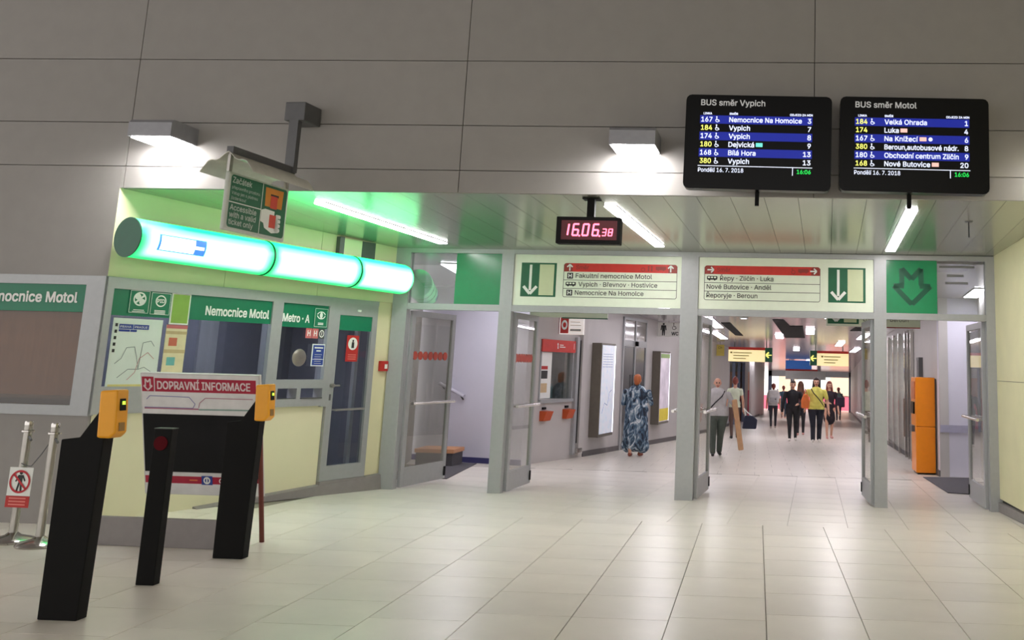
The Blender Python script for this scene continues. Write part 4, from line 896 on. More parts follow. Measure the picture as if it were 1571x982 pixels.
cl_ = [((-1.15, 22.9), (-1.01, 26.1), 'left row, nearest'), ((-1.22, 28.2), (-1.05, 31.6), 'left row, second'), ((0.62, 28.3), (0.70, 30.6), 'middle row, beside the black ceiling bay'), ((1.36, 25.5), (1.49, 28.0), 'middle row, right of the black ceiling bay'), ((1.45, 36.5), (1.55, 39.2), 'middle row, far'), ((2.7, 31.8), (2.82, 34.6), 'right row, near the yellow sign'), ((3.0, 27.0), (3.1, 30.0), 'right row, nearest'), ((3.62, 36.0), (3.75, 39.2), 'right row, far'), ((-0.1, 48), (0.1, 52), 'left row, far'), ((2.6, 50), (2.8, 54), 'middle row, beyond the blue banner')]
cl_ += [((-1.5, 14.6), (-1.35, 17.6), 'added to the left row, just past the entrance frame'), ((-2.0, 18.8), (-1.85, 21.6), 'added above the woman in the patterned dress'), ((1.3, 14.6), (1.4, 17.6), 'added to the right row, just past the entrance frame'), ((1.5, 19.0), (1.6, 22.0), 'added to the right row, before the black ceiling bay'), ((-4.35, 13.6), (-4.6, 16.2), 'over the dark floor patch behind the left door leaf'), ((-6.6, 15.5), (-6.6, 17.0), 'added deep in the side room on the left'), ((3.45, 15.3), (3.55, 16.6), 'added over the dark floor patch beside the orange machine')]  # unseen lamps added to brighten corridor and recess, except the left door strip
for a, b, s_ in cl_:
    t = thing('ceiling_light', ('bright corridor ceiling light, '+s_) if s_ else 'added corridor ceiling light just past the entrance frame', 'lamp', (a[0], a[1], cz(a[1])), math.atan2(b[1]-a[1], b[0]-a[0]), 'corridor ceiling lights')
    t.rotation_euler = (0, math.atan(SL), t.rotation_euler[2]); Ln = math.hypot(b[0]-a[0], b[1]-a[1])
    MB().box(0, Ln, -0.11, 0.11, -0.02, -0.012).build('diffuser', M['sidelight'] if a[0] < -4 or a[0] > 3.2 and a[1] < 17 else M['corrlight'], t); MB().box(-0.02, Ln+0.02, -0.13, 0.13, -0.012, -0.001).build('housing', M['lampbody'], t)
t = thing('smoke_detector', 'tiny white square detector on the corridor ceiling', 'detector', (-0.31, 22.47, cz(22.47)))
B(t, 'body', M['white'], -0.09, 0.09, -0.15, 0.15, -0.03, -0.001); B(t, 'lens', M['cabinetedge'], -0.06, 0.06, -0.12, 0.12, -0.034, -0.03)

# ------------------------------------------------------------------ ticket office window and fittings
zo = fz(18)
w3 = struct('window_3', LW1.p(0, 0, zo), LW1.rz)
B(w3, 'pane', M['pane'], 0.37, 1.69, 0.04, 0.046, 1.08, 1.91)
B(w3, 'frame_side', fr, 0.33, 0.37, -0.02, 0.08, 1.06, 2.12); B(w3, 'frame_side', fr, 1.69, 1.74, -0.02, 0.08, 1.06, 2.12); B(w3, 'sill', fr, 0.33, 1.74, -0.05, 0.1, 1.02, 1.075)
t = thing('office_sign', 'red header sign with white emblem over the ticket office window', 'sign', LW1.p(0.33, -0.03, zo+1.91), LW1.rz)
B(t, 'panel', M['red'], 0, 1.41, -0.01, 0.025, 0, 0.215)
f = Flat(-0.012); f.disc(0.62, 0.14, 0.022); f.poly([(0.605, 0.06), (0.65, 0.06), (0.635, 0.125), (0.615, 0.125)]); f.rect(0.70, 0.12, 0.86, 0.135); f.rect(0.70, 0.085, 0.94, 0.10); f.rect(1.33, 0.06, 1.345, 0.17); f.build('emblem', M['white'], t)
t = thing('poster', 'tall white poster strip at the left of the ticket office window', 'poster', LW1.p(0.40, 0.02, zo+1.1), LW1.rz)
B(t, 'sheet', M['white'], 0, 0.46, 0, 0.006, 0, 0.8); Flat(-0.003).rect(0.0, 0.5, 0.3, 0.56).build('red_print', M['redalarm'], t); Flat(-0.003).rect(0.05, 0.34, 0.3, 0.48).build('dark_print', M['ink'], t); Flat(-0.003).rect(0.05, 0.1, 0.3, 0.26).build('beige_print', mat('beige_print', (206, 180, 140), 0.6), t)
B(thing('office_counter', 'teal folder rack on the counter inside the ticket office', 'rack', LW1.p(0.95, 0.3, zo+1.05), LW1.rz), 'rack', mat('teal_rack', (110, 136, 140), 0.6), 0, 0.6, 0, 0.4, 0, 0.28)
o = [x for x in bpy.data.objects if x.name.startswith('office_counter')][0]; B(o, 'divider', M['aludark'], 0.2, 0.22, -0.01, 0.39, 0.28, 0.34); B(o, 'divider', M['aludark'], 0.4, 0.42, -0.01, 0.39, 0.28, 0.34); B(o, 'support', M['aludark'], 0.05, 0.55, 0.05, 0.35, -1.05, 0.0)
t = thing('shelf_unit', 'brown shelf unit at the back of the ticket office', 'shelf', LW1.p(1.0, 0.72, zo), LW1.rz)
for z in (0.3, 0.7, 1.1, 1.35, 1.6): B(t, 'shelf', mat('shelf_brown', (150, 110, 80), 0.6), 0, 0.75, 0, 0.15, z, z+0.03)
B(t, 'side', MATS['shelf_brown'], -0.03, 0, 0, 0.15, 0, 1.7); B(t, 'side', MATS['shelf_brown'], 0.75, 0.78, 0, 0.15, 0, 1.7)
for i, s_ in enumerate((0.43, 1.38)):
    t = thing('leaflet_pocket', ['orange leaflet pocket under the left of the ticket window', 'orange leaflet pocket under the right of the ticket window'][i], 'pocket', LW1.p(s_, -0.0, zo+0.72), LW1.rz, 'leaflet pockets')
    MB().prism([(-0.001, 0.0), (-0.001, 0.17), (-0.14, 0.16), (-0.08, 0.0)], 0.0, 0.28, axis='x').build('pocket', mat('pocket_orange', (196, 80, 30), 0.5), t)
    B(t, 'clip', M['black'], 0.08, 0.2, -0.03, -0.001, 0.19, 0.23)
t = thing('projecting_sign', 'white and red information sign projecting from the corridor wall over the ticket window', 'sign', (-3.60, 17.9, fz(17.9)+2.23), 0)
B(t, 'box', mat('sign_lit', (236, 230, 224), 0.4, emit=(240, 232, 226), estr=0.35), 0.0, 0.44, 0, 0.12, 0, 0.34); B(t, 'side_panel', mat('wine_side', (120, 20, 36), 0.4), -0.02, 0.0, 0, 0.12, 0, 0.34)
Flat().rect(0.02, 0.02, 0.17, 0.32).build('red_field', M['redalarm'], t); f = Flat(-0.005); f.ring(0.095, 0.17, 0.03, 0.055, k=1.6); f.build('zero_symbol', M['white'], t)
f = Flat(); f.rect(0.2, 0.06, 0.4, 0.1); f.rect(0.2, 0.16, 0.4, 0.17); f.rect(0.2, 0.22, 0.38, 0.23); f.build('small_print', mat('grey_text', (150, 150, 146), 0.5), t)
MB().cyl((0.2, 0.06, 0.34), (0.2, 0.06, CH-2.23-0.002), 0.012).build('hanger', M['steelsat'], t)
pc = struct('trim_3', LW1.p(1.78, 0, zo), LW1.rz)
B(pc, 'pilaster', fr, 0.0, 0.12, -0.06, 0.0, 0.05, 2.2); B(pc, 'pilaster', M['corrwall'], 0.22, 0.42, -0.08, 0.0, 0.05, 2.9); B(pc, 'groove', M['black'], 0.14, 0.2, -0.05, 0.0, 0.25, 2.15); B(pc, 'foot_bracket', M['steel'], 0.1, 0.3, -0.12, -0.0, 0.08, 0.16)
# lit poster cabinets
def cabinet(label, s, L2, z0, z1, m_, Yc):
    t = thing('poster_cabinet', label, 'display case', LW2.p(s, 0, fz(Yc)), LW2.rz, 'lit poster cabinets')
    B(t, 'case', mat('cabinet_brown', (112, 106, 96), 0.45, 0.3), 0, L2, -0.2, -0.001, z0, z1, bevel=0.006)
    B(t, 'poster', m_, 0.05, L2-0.06, -0.206, -0.2, z0+0.06, z1-0.04); B(t, 'light_edge', M['cabinetedge'], L2-0.06, L2-0.03, -0.208, -0.2, z0+0.06, z1-0.04)
    return t
t = cabinet('large lit map cabinet on the corridor wall left of the woman in the patterned dress', 0.32, 0.95, 0.35, 2.17, M['cabinetlight'], 19.7)
f = Flat(-0.208); [f.rect(0.1, 1.95-0.05*i, 0.75, 1.96-0.05*i) for i in range(6)]; f.pl([(0.15, 0.8), (0.3, 1.0), (0.5, 0.95), (0.6, 1.2), (0.75, 1.25)], 0.015); f.build('map_lines', mat('map_grey', (160, 168, 180), 0.6), t)
t = cabinet('smaller lit poster cabinet with yellow foot right of the glass doors', 4.95, 1.0, 0.48, 2.22, mat('lit_poster_pale', (200, 190, 200), 0.4, emit=(200, 190, 205), estr=0.35, var=0.3, scale=3), 24.6)
B(t, 'yellow_print', mat('print_yellow', (206, 186, 60), 0.5, emit=(206, 186, 60), estr=0.25), 0.05, 0.94, -0.209, -0.206, 0.56, 0.85); B(t, 'green_print', mat('print_green', (150, 180, 110), 0.5), 0.05, 0.94, -0.209, -0.206, 2.06, 2.16)
# glass double doors on the left
d8 = struct('door_8', LW2.p(2.35, 0, fz(22.3)), LW2.rz)
for x in (0.0, 0.92, 1.84): B(d8, 'frame_post', fr, x, x+0.08, -0.04, -0.001, 0.0, 2.85)
B(d8, 'transom', fr, 0.08, 1.84, -0.04, -0.001, 2.22, 2.36); B(d8, 'head', fr, 0.0, 1.92, -0.04, -0.001, 2.80, 2.86)
dg_ = mat('dark_door_glass', (70, 72, 76), 0.12, var=0.1, scale=2)
for x in (0.08, 1.0): B(d8, 'door_pane', dg_, x, x+0.84, -0.02, -0.002, 0.05, 2.22); B(d8, 'fanlight', mat('fanlight_glass', (150, 144, 140), 0.1), x, x+0.84, -0.02, -0.002, 2.36, 2.80)
for x in (0.86, 1.04): MB().cyl((x, -0.08, 0.9), (x, -0.08, 1.6), 0.016, n=10).build('pull_handle', M['steel'], d8, smooth=True)
B(d8, 'camera_box', M['black'], 0.93, 1.01, -0.1, -0.04, 2.24, 2.34)
t = thing('toilet_sign', 'white WC sign with man and wheelchair symbols over the corridor', 'sign', (-2.47, 24.5, fz(24.5)+2.58), 0)
B(t, 'panel', mat('wc_white', (232, 232, 226), 0.5), 0, 0.56, 0, 0.03, 0, 0.35)
f = Flat(); f.disc(0.15, 0.31, 0.025); f.poly([(0.09, 0.28), (0.21, 0.28), (0.225, 0.16), (0.2, 0.16), (0.19, 0.24), (0.185, 0.03), (0.16, 0.03), (0.15, 0.15), (0.14, 0.03), (0.115, 0.03), (0.11, 0.24), (0.1, 0.16), (0.075, 0.16)]); f.build('man_symbol', M['ink'], t); f = Flat(); f.disc(0.40, 0.325, 0.014); f.pl([(0.40, 0.31), (0.405, 0.25), (0.45, 0.25), (0.465, 0.2)], 0.014); f.ring(0.41, 0.22, 0.035, 0.048, 130, 350); f.build('wheelchair_symbol', M['ink'], t)
text('WC', 0.35, 0.04, 0.08, M['ink'], t, w=0.17, bold=0.02)
B(t, 'hanger', M['steelsat'], 0.26, 0.29, 0.005, 0.02, 0.35, 0.368)
t = thing('yellow_sign', 'small yellow sign on the left corridor wall above the man', 'sign', (-1.40, 34.5, fz(34.5)+2.5), 0)
B(t, 'panel', mat('yellow_panel', (206, 190, 100), 0.5), 0, 0.27, 0, 0.03, 0, 0.38); text('Ch', 0.06, 0.24, 0.08, M['ink'], t)
MB().cyl((0.13, 0.015, 0.38), (0.13, 0.015, CH-2.5-0.001), 0.01).build('hanger', M['steelsat'], t)

# ------------------------------------------------------------------ side room seen through the left opening
t = tag(MB().add([(x, y, fz(y)+dz) for dz in (0.002, 0.012) for x, y in ((-4.25, 13.9), (-4.62, 16.7), (-5.3, 16.9), (-5.0, 14.2))], [(3, 2, 1, 0), (4, 5, 6, 7), (0, 1, 5, 4), (1, 2, 6, 5), (2, 3, 7, 6), (3, 0, 4, 7)]).build('floor_patch', M['mat']), 'dark grey floor patch behind the left door leaf', 'mat')  # flat dark grey sheet on the side room floor
t = thing('wooden_step', 'low wooden step beside the pale wall behind the left door', 'step', (-5.05, 16.25, fz(16.2)+0.012))
B(t, 'tread', mat('step_wood', (206, 150, 110), 0.6), -0.38, 0.25, -0.3, 0.3, 0.2, 0.26); B(t, 'riser', M['mat'], -0.36, 0.23, -0.28, 0.28, 0.0, 0.2)
t = thing('handrail', 'short white handrail on the pale wall behind the left door', 'handrail', LWA.p(2.7, 0, 0), LWA.rz)
MB().cyl((0.0, -0.08, 1.12), (0.52, -0.08, 0.92), 0.03, n=12).build('rail', M['lilac'], t, smooth=True); MB().cyl((0.45, -0.08, 0.93), (0.45, 0.0, 0.86), 0.015).build('bracket', M['aludark'], t); MB().cyl((0.05, -0.08, 1.09), (0.05, 0.0, 1.03), 0.015).build('bracket', M['aludark'], t)

# ------------------------------------------------------------------ right side
t = thing('ticket_machine', 'tall orange ticket machine against the right corridor wall', 'ticket machine', (3.07, 17.36, fz(17.5)), math.radians(-93))
# local x runs along the corridor, local y towards the wall; front faces the corridor at -y
t.rotation_euler = (0, 0, math.radians(-92))
B(t, 'lower_cabinet', M['orange'], -0.62, 0.0, -0.33, 0.0, 0.03, 0.79, bevel=0.012); B(t, 'upper_cabinet', M['orange'], -0.62, 0.0, -0.33, 0.0, 0.795, 1.62, bevel=0.012)
B(t, 'plinth', M['black'], -0.6, -0.02, -0.3, -0.01, 0.0, 0.03); B(t, 'front_panel', mat('machine_red', (196, 110, 60), 0.4), -0.56, -0.05, -0.345, -0.33, 1.25, 1.55); B(t, 'screen', M['blackglass'], -0.5, -0.12, -0.36, -0.33, 1.0, 1.2); B(t, 'coin_tray', M['aludark'], -0.45, -0.15, -0.38, -0.33, 0.7, 0.8)
B(t, 'rear_edge', M['aludark'], -0.6, 0.005, 0.0, 0.012, 0.03, 1.6)
t = thing('junction_box', 'dark grey wall box above the orange machine', 'box', RW.p(RW.L-2.75, 0, fz(19.6)), RW.rz); B(t, 'box', M['aludark'], 0, 0.45, -0.08, -0.001, 1.55, 2.04); B(t, 'cover', M['greyplate'], 0.1, 0.3, -0.09, -0.08, 1.6, 1.98)
w4 = struct('window_4', RW.p(RW.L-9.6, 0, fz(24)), RW.rz)
B(w4, 'pane', mat('shop_glass', (120, 124, 130), 0.08, 0.2, var=0.15, scale=1.5), 0.0, 5.7, -0.012, -0.001, 0.1, 2.7)
for x in (0.0, 1.5, 2.95, 4.45, 5.1, 5.68): B(w4, 'mullion', M['steel'], x, x+0.06, -0.08, -0.012, 0.0, 2.75)
B(w4, 'door_pull', M['steel'], 4.75, 4.8, -0.14, -0.10, 0.5, 1.3)
t = tag(MB().add([(x, y, fz(y)+dz) for dz in (0.002, 0.012) for x, y in ((2.75, 16.75), (2.66, 14.14), (3.1, 14.0), (3.6, 16.85))], [(3, 2, 1, 0), (4, 5, 6, 7), (0, 1, 5, 4), (1, 2, 6, 5), (2, 3, 7, 6), (3, 0, 4, 7)]).build('floor_patch', M['mat']), 'dark grey floor patch in front of the orange machine', 'mat')  # flat dark grey sheet on the floor by the machine

# ------------------------------------------------------------------ hanging corridor signs
t = thing('hanging_sign', 'white hanging sign with green exit field just behind the right door opening', 'sign', (0.935, 13.5, 2.115), FRM.rz)
B(t, 'panel', M['signwhite'], 0, 1.26, 0, 0.06, 0, 0.5); exit_symbol(t, 0.02, 0.44, 0.03, 0.45); text('Beroun', 0.86, 0.07, 0.055, M['ink'], t, y=-0.004); text('Lhota', 0.5, 0.07, 0.055, M['ink'], t, y=-0.004); B(t, 'lower_edge', M['darkred'], 0.47, 1.26, -0.002, 0.062, -0.012, 0.0)
for x in (0.2, 1.06): MB().cyl((x, 0.03, 0.5), (x, 0.03, cz(13.5)-2.115-0.001), 0.012).build('hanger', M['steelsat'], t)
t = thing('hanging_sign', 'white hanging sign whose lower edge shows behind the left double door opening', 'sign', (-3.13, 13.5, 2.14), FRM.rz)
B(t, 'panel', M['signwhite'], 0, 1.08, 0, 0.06, 0, 0.5); B(t, 'lower_edge', M['greensign'], 0.45, 1.08, -0.002, 0.062, -0.012, 0.0)
for x in (0.2, 0.9): MB().cyl((x, 0.03, 0.5), (x, 0.03, cz(13.5)-2.14-0.001), 0.012).build('hanger', M['steelsat'], t)
ylit = mat('sign_yellow_lit', (240, 226, 170), 0.4, emit=(246, 228, 170), estr=0.75)
def far_sign(label, x0, x1, Y, z0, z1, gleft):
    t = thing('illuminated_sign', label, 'sign', (x0, Y, z0), 0, 'illuminated hanging signs')
    W_, H_ = x1-x0, z1-z0; gw = 0.25
    B(t, 'panel', ylit, 0, W_, 0, 0.1, 0, H_)
    B(t, 'red_bar', M['red'], 0.0 if not gleft else gw, W_-(0 if gleft else gw), -0.004, 0.0, H_-0.09, H_)
    ga, gb = (0, gw) if gleft else (W_-gw, W_)
    B(t, 'green_field', M['greensign'], ga, gb, -0.004, 0.0, 0, H_)
    f = Flat(-0.006); xc = (ga+gb)/2; f.rect(xc-0.06, H_*0.45, xc+0.1, H_*0.52); f.pl([(xc, H_*0.68), (xc-0.09, H_*0.485), (xc, H_*0.3)], 0.05); f.build('arrow', M['screenyellow'], t)
    f = Flat(-0.006); a = gb+0.15 if gleft else 0.06; b = W_-0.05 if gleft else ga-0.2
    for i in range(3): f.rect(a+0.1, H_*(0.18+0.2*i), a+(b-a)*(0.55+0.1*i), H_*(0.24+0.2*i))
    f.rect(a, H_*0.55, a+0.07, H_*0.68); f.build('row_print', mat('sign_olive', (150, 140, 90), 0.5), t)
    for x in (0.2, W_-0.2): MB().cyl((x, 0.05, H_), (x, 0.05, cz(Y)-z0-0.001), 0.02, n=8).build('hanger', M['aludark'], t)
far_sign('yellow lit hanging sign with green arrow end in the left of the corridor', -0.96, 0.53, 33.8, 1.69, 2.17, False)
far_sign('yellow lit hanging sign with green arrow end in the right of the corridor', 1.92, 3.3, 36.0, 1.62, 2.15, True)
t = thing('hanging_banner', 'blue and white banner hanging deep in the corridor', 'banner', (1.45, 50, 0.95), 0)
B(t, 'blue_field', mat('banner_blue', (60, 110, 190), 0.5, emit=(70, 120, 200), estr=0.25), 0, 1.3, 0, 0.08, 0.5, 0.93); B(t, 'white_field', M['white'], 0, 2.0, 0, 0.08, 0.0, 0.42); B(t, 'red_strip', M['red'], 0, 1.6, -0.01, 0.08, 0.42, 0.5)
for x in (0.2, 1.1): MB().cyl((x, 0.04, 0.93), (x, 0.04, cz(50)-0.95-0.001), 0.03, n=8).build('hanger', M['aludark'], t)

# ------------------------------------------------------------------ far end, side opening and what lies outside
fe = struct('wall_corridor_end', (0, 76, fz(76)))
bluegrey = mat('blue_grey_frame', (110, 122, 150), 0.5)
for x in (0.9, 2.6, 4.6, 7.0): B(fe, 'frame_post', bluegrey, x, x+0.28, 0, 0.2, 0, 2.95)
B(fe, 'header', mat('pale_header', (206, 206, 214), 0.5), 0.9, 7.28, 0, 0.2, 2.55, 2.95); B(fe, 'door_pane', M['pane'], 1.18, 2.6, 0.08, 0.1, 0, 2.55); B(fe, 'door_pane', M['pane'], 4.88, 7.0, 0.08, 0.1, 0, 2.55)
t = thing('market_stall', 'peach and red building outside the corridor end', 'building', (0, 84, fz(84)-0.2))
peach = mat('peach_wall', (255, 206, 178), 0.7); pink = mat('pink_red_wall', (236, 96, 120), 0.7)
for x in (-2.0, 1.9, 6.2): B(t, 'peach_wall', peach, x, x+1.6, 0, 0.3, 1.4, 3.6)
B(t, 'red_wall', pink, -2.5, 9, -0.1, 0.0, 0.1, 1.3); B(t, 'white_wall', M['white'], -3, 10, 0.3, 0.5, 0, 2.6)
for i in range(9): B(t, 'red_rail', M['redalarm'], -2.5+i*1.3, -2.45+i*1.3, -0.16, -0.1, 0.1, 1.4)
t = thing('side_building', 'pink and peach wall seen through the opening in the left corridor wall', 'building', (-3.4, 38.5, fz(42)-0.2), math.radians(70))
B(t, 'red_wall', pink, 0, 9, 0.0, 0.2, 0.1, 1.45); B(t, 'peach_wall', peach, 0, 9, 0.0, 0.2, 1.45, 2.3); B(t, 'white_wall', M['white'], 0, 9, 0.05, 0.2, 2.3, 3.3)
for i in range(7): B(t, 'rail', M['redalarm'], 0.5+i*1.2, 0.56+i*1.2, -0.06, 0.0, 0.1, 1.5)
so = struct('window_5', (-1.04, 38.8, fz(42)), math.atan2(5.95, 0.537))
for x in (0.0, 1.9, 3.9, 5.85): B(so, 'mullion', bluegrey, x, x+0.1, 0, 0.12, -0.1, 2.5)
B(so, 'head', bluegrey, 0, 5.95, 0, 0.12, 2.5, 3.1)
# ------------------------------------------------------------------ people
def capsule(a, b, ra, rb, sy=1.0, n=12):
    a, b = np.array(a, float), np.array(b, float); d = b-a; L = np.linalg.norm(d)
    d = d/L if L > 1e-6 else np.array((0, 0, 1.0))
    e1 = np.cross(d, (0, 1, 0) if abs(d[1]) < 0.9 else (1, 0, 0)); e1 /= np.linalg.norm(e1); e2 = np.cross(d, e1)
    rings = [(a, ra, t) for t in (-80, -50, -22)]+[(a, ra, 0), (b, rb, 0)]+[(b, rb, t) for t in (22, 50, 80)]
    vs_ = []
    for c, r, t in rings:
        t = math.radians(t); cc_ = c+d*(r*math.sin(t)); rr = r*math.cos(t)
        for i in range(n):
            p = 2*math.pi*i/n; v = cc_+e1*(rr*math.cos(p))+e2*(rr*math.sin(p)); vs_.append(v)
    vs_ = np.array(vs_)
    tt = np.clip(((vs_-a)@d)/max(L, 1e-6), 0, 1); cy = a[1]+(b[1]-a[1])*tt
    vs_[:, 1] = cy+(vs_[:, 1]-cy)*sy
    k = len(rings); fs = [tuple(range(n-1, -1, -1)), tuple(range((k-1)*n, k*n))]
    for j in range(k-1):
        for i in range(n): fs.append((j*n+i, j*n+(i+1) % n, (j+1)*n+(i+1) % n, (j+1)*n+i))
    return [tuple(v) for v in vs_], fs
def remesh(name, prims, mats, parent, voxel=0.011, smooth_it=2, hem=None):
    mb = MB()
    for (a, b, ra, rb, mi, sy) in prims: mb.add(*capsule(a, b, ra, rb, sy))
    me = bpy.data.meshes.new('tmp'); me.from_pydata(mb.v, [], mb.f); me.update()
    o = bpy.data.objects.new('tmp', me); COL.objects.link(o)
    md = o.modifiers.new('r', 'REMESH'); md.mode = 'VOXEL'; md.voxel_size = voxel
    if smooth_it:
        sm = o.modifiers.new('s', 'SMOOTH'); sm.iterations = smooth_it; sm.factor = 0.5
    dg = bpy.context.evaluated_depsgraph_get(); dg.update()
    out = bpy.data.meshes.new_from_object(o.evaluated_get(dg)); bpy.data.objects.remove(o); bpy.data.meshes.remove(me)
    out.name = name; out.materials.clear()
    for m_ in mats: out.materials.append(m_)
    nf = len(out.polygons); c = np.empty(nf*3); out.polygons.foreach_get('center', c); c = c.reshape(-1, 3)
    best = np.full(nf, 1e9); idx = np.zeros(nf, np.int32)
    for (a, b, ra, rb, mi, sy) in prims:
        a, b = np.array(a, float), np.array(b, float); d = b-a; L2 = max(d@d, 1e-9)
        t = np.clip(((c-a)@d)/L2, 0, 1); ax = a+t[:, None]*d; q_ = c-ax; q_[:, 1] /= sy
        dist = np.linalg.norm(q_, axis=1)-(ra+(rb-ra)*t)
        dist = dist*(sy if sy < 1 else 1)
        up = dist < best; best[up] = dist[up]; idx[up] = mi
    if hem: idx[(idx == 2) & (c[:, 2] > hem)] = 1; idx[(idx == 1) & (c[:, 2] < hem) & (np.abs(c[:, 0]) < 0.2) & (c[:, 2] > hem-0.2)] = 2
    out.polygons.foreach_set('material_index', idx); out.polygons.foreach_set('use_smooth', np.ones(nf, bool)); out.update()
    o = bpy.data.objects.new(name, out); COL.objects.link(o); o.parent = parent; return o
SKIN = mat('skin', (206, 156, 132), 0.55, var=0.05); LIP = mat('lips', (160, 84, 78), 0.5); EYE = mat('eye_dark', (50, 40, 36), 0.3)
def person(label, loc, h, face, top, bottom, shoes, hair, stride=0.12, arms=None, skirt=None, sleeve=0.5, legs_bare=False, build=1.0, dress=None, hairstyle='short', bald=False, extra=None, longsleeve=False, voxel=0.011):
    """face: heading in degrees, 0 faces the camera, 180 walks away; figure stands along +z, faces local -y"""
    k = h/1.75
    t = thing('person', label, 'person', loc, math.radians(face), 'people in the corridor'); t.scale = (k, k, k)
    mats = [SKIN, top, bottom, shoes, LIP, EYE]; P_ = []
    def c(a, b, ra, rb, mi, sy=1.0): P_.append((a, b, ra, rb, mi, sy))
    w_ = build
    # legs
    for s, st_ in ((-1, stride), (1, -stride)):
        hip = (s*0.095*w_, 0, 0.90); knee = (s*0.095, -st_*0.55-0.015, 0.49); ank = (s*0.09, -st_+0.06*(st_ < 0), 0.095)
        lm = 0 if legs_bare else 2; q_ = 0.85 if legs_bare else 1.0
        c(hip, knee, (0.098 if not dress else 0.08)*w_, 0.062*w_*q_, 1 if dress else lm); c(knee, ank, 0.06*w_*q_, 0.043*q_ if not extra == 'wide' else 0.065, lm)
        c((ank[0], ank[1]+0.025, 0.045), (ank[0]+s*0.012, ank[1]-0.15, 0.034), 0.04, 0.036, 3)
        c(ank, (ank[0], ank[1]+0.01, 0.06), 0.038, 0.036, 3 if not legs_bare else 0)
    # trunk
    c((-0.06*w_, 0.01, 0.93), (0.06*w_, 0.01, 0.93), 0.115*w_, 0.115*w_, 2, 0.85)
    c((-0.065*w_, 0.0, 1.0), (0.065*w_, 0.0, 1.0), 0.122*w_, 0.122*w_, 1, 0.85)
    c((0, 0.0, 1.0), (0, -0.01, 1.12), 0.148*w_, 0.14*w_, 1, 0.72); c((0, -0.01, 1.12), (0, 0.0, 1.32), 0.145*w_, 0.165*w_, 1, 0.66)
    c((-0.12*w_, 0.0, 1.385), (0.12*w_, 0.0, 1.385), 0.068, 0.068, 1, 0.9); c((-0.06, 0.01, 1.40), (0.06, 0.01, 1.40), 0.075, 0.075, 1, 0.8)
    # neck and head
    c((0, 0.012, 1.42), (0, 0.0, 1.53), 0.056, 0.05, 0); c((0, 0.005, 1.665), (0, -0.012, 1.61), 0.083, 0.070, 0, 1.12); c((0, -0.045, 1.565), (0, -0.04, 1.60), 0.04, 0.058, 0)
    c((0, -0.098, 1.645), (0, -0.112, 1.605), 0.011, 0.017, 0); c((-0.022, -0.09, 1.57), (0.022, -0.09, 1.57), 0.011, 0.011, 4)
    for s in (-1, 1):
        c((s*0.032, -0.088, 1.645), (s*0.036, -0.088, 1.645), 0.013, 0.013, 5); c((s*0.078, 0.012, 1.65), (s*0.08, 0.018, 1.61), 0.016, 0.012, 0)
    # arms: shoulder, elbow, wrist and hand direction
    A = arms or {}
    for s, nm in ((-1, 'R'), (1, 'L')):
        sh_ = np.array((s*0.185*w_, 0.0, 1.385)); el, wr = A.get(nm, ((s*0.255*w_, 0.03*(1 if s > 0 else -1), 1.11), (s*0.27*w_, -0.05-0.06*s, 0.86)))
        el, wr = np.array(el, float), np.array(wr, float)
        mid = sh_+(el-sh_)*(sleeve*1.3 if sleeve < 0.75 else 1.0)
        c(sh_, mid, 0.064, 0.056, 1)
        if sleeve < 0.75: c(mid, el, 0.046, 0.041, 0)
        lmi = 1 if longsleeve else 0
        c(el, wr, 0.042 if not longsleeve else 0.05, 0.029 if not longsleeve else 0.04, lmi)
        d = (wr-el)/np.linalg.norm(wr-el); fw = np.array((0, -1.0, 0)); side = np.cross(d, fw)
        if np.linalg.norm(side) < 0.2: side = np.array((1.0, 0, 0))
        side /= np.linalg.norm(side); fr_ = np.cross(side, d)
        palm = wr+d*0.075; c(wr, palm, 0.026, 0.036, 0, 1.0)
        for j, ln in enumerate((0.066, 0.076, 0.072, 0.056)):
            b0 = palm+d*0.012+fr_*(0.03-0.02*j); b1 = b0+d*ln*0.55+side*s*0.004; b2 = b1+d*ln*0.45-side*s*0.02
            c(b0, b1, 0.0105, 0.0100, 0); c(b1, b2, 0.0100, 0.009, 0)
        th0 = wr+d*0.03+fr_*0.03; th1 = th0+d*0.035+fr_*0.025; c(th0, th1, 0.0125, 0.011, 0); c(th1, th1+d*0.03+fr_*0.004, 0.011, 0.0095, 0)
    if skirt:   # (hem height, hem radius)
        c((0, 0.0, 0.95), (0, 0.0, skirt[0]+0.06), 0.16*w_, skirt[1], 2, 0.75)
    if dress:
        c((0, 0.0, 1.16), (0, 0.01, dress[0]+0.22), 0.165*w_, dress[1], 1, 0.72)
        c((-0.08, 0, 0.6), (-0.17, 0.0, dress[0]+0.05), 0.14, 0.15, 1, 0.9); c((0.08, 0, 0.6), (0.17, 0.0, dress[0]+0.05), 0.14, 0.15, 1, 0.9)
    body = remesh('body', P_, mats, t, voxel, hem=None if dress or skirt else 0.90)
    hp = []
    def hc_(a, b, ra, rb, sy=1.0): hp.append((a, b, ra, rb, 0, sy))
    if bald:
        hc_((-0.07, 0.04, 1.62), (0.07, 0.04, 1.62), 0.03, 0.03); hc_((0, 0.085, 1.6), (0, 0.085, 1.64), 0.035, 0.035)
    else:
        hc_((0, 0.025, 1.69), (0, 0.03, 1.655), 0.088, 0.087, 1.1); hc_((0, -0.02, 1.715), (0, 0.03, 1.70), 0.066, 0.078)
        if hairstyle == 'long':
            for s in (-1, 1): hc_((s*0.062, 0.03, 1.66), (s*0.085, 0.015, 1.40), 0.04, 0.045)
            hc_((0, 0.07, 1.62), (0, 0.09, 1.38), 0.075, 0.085, 0.6)
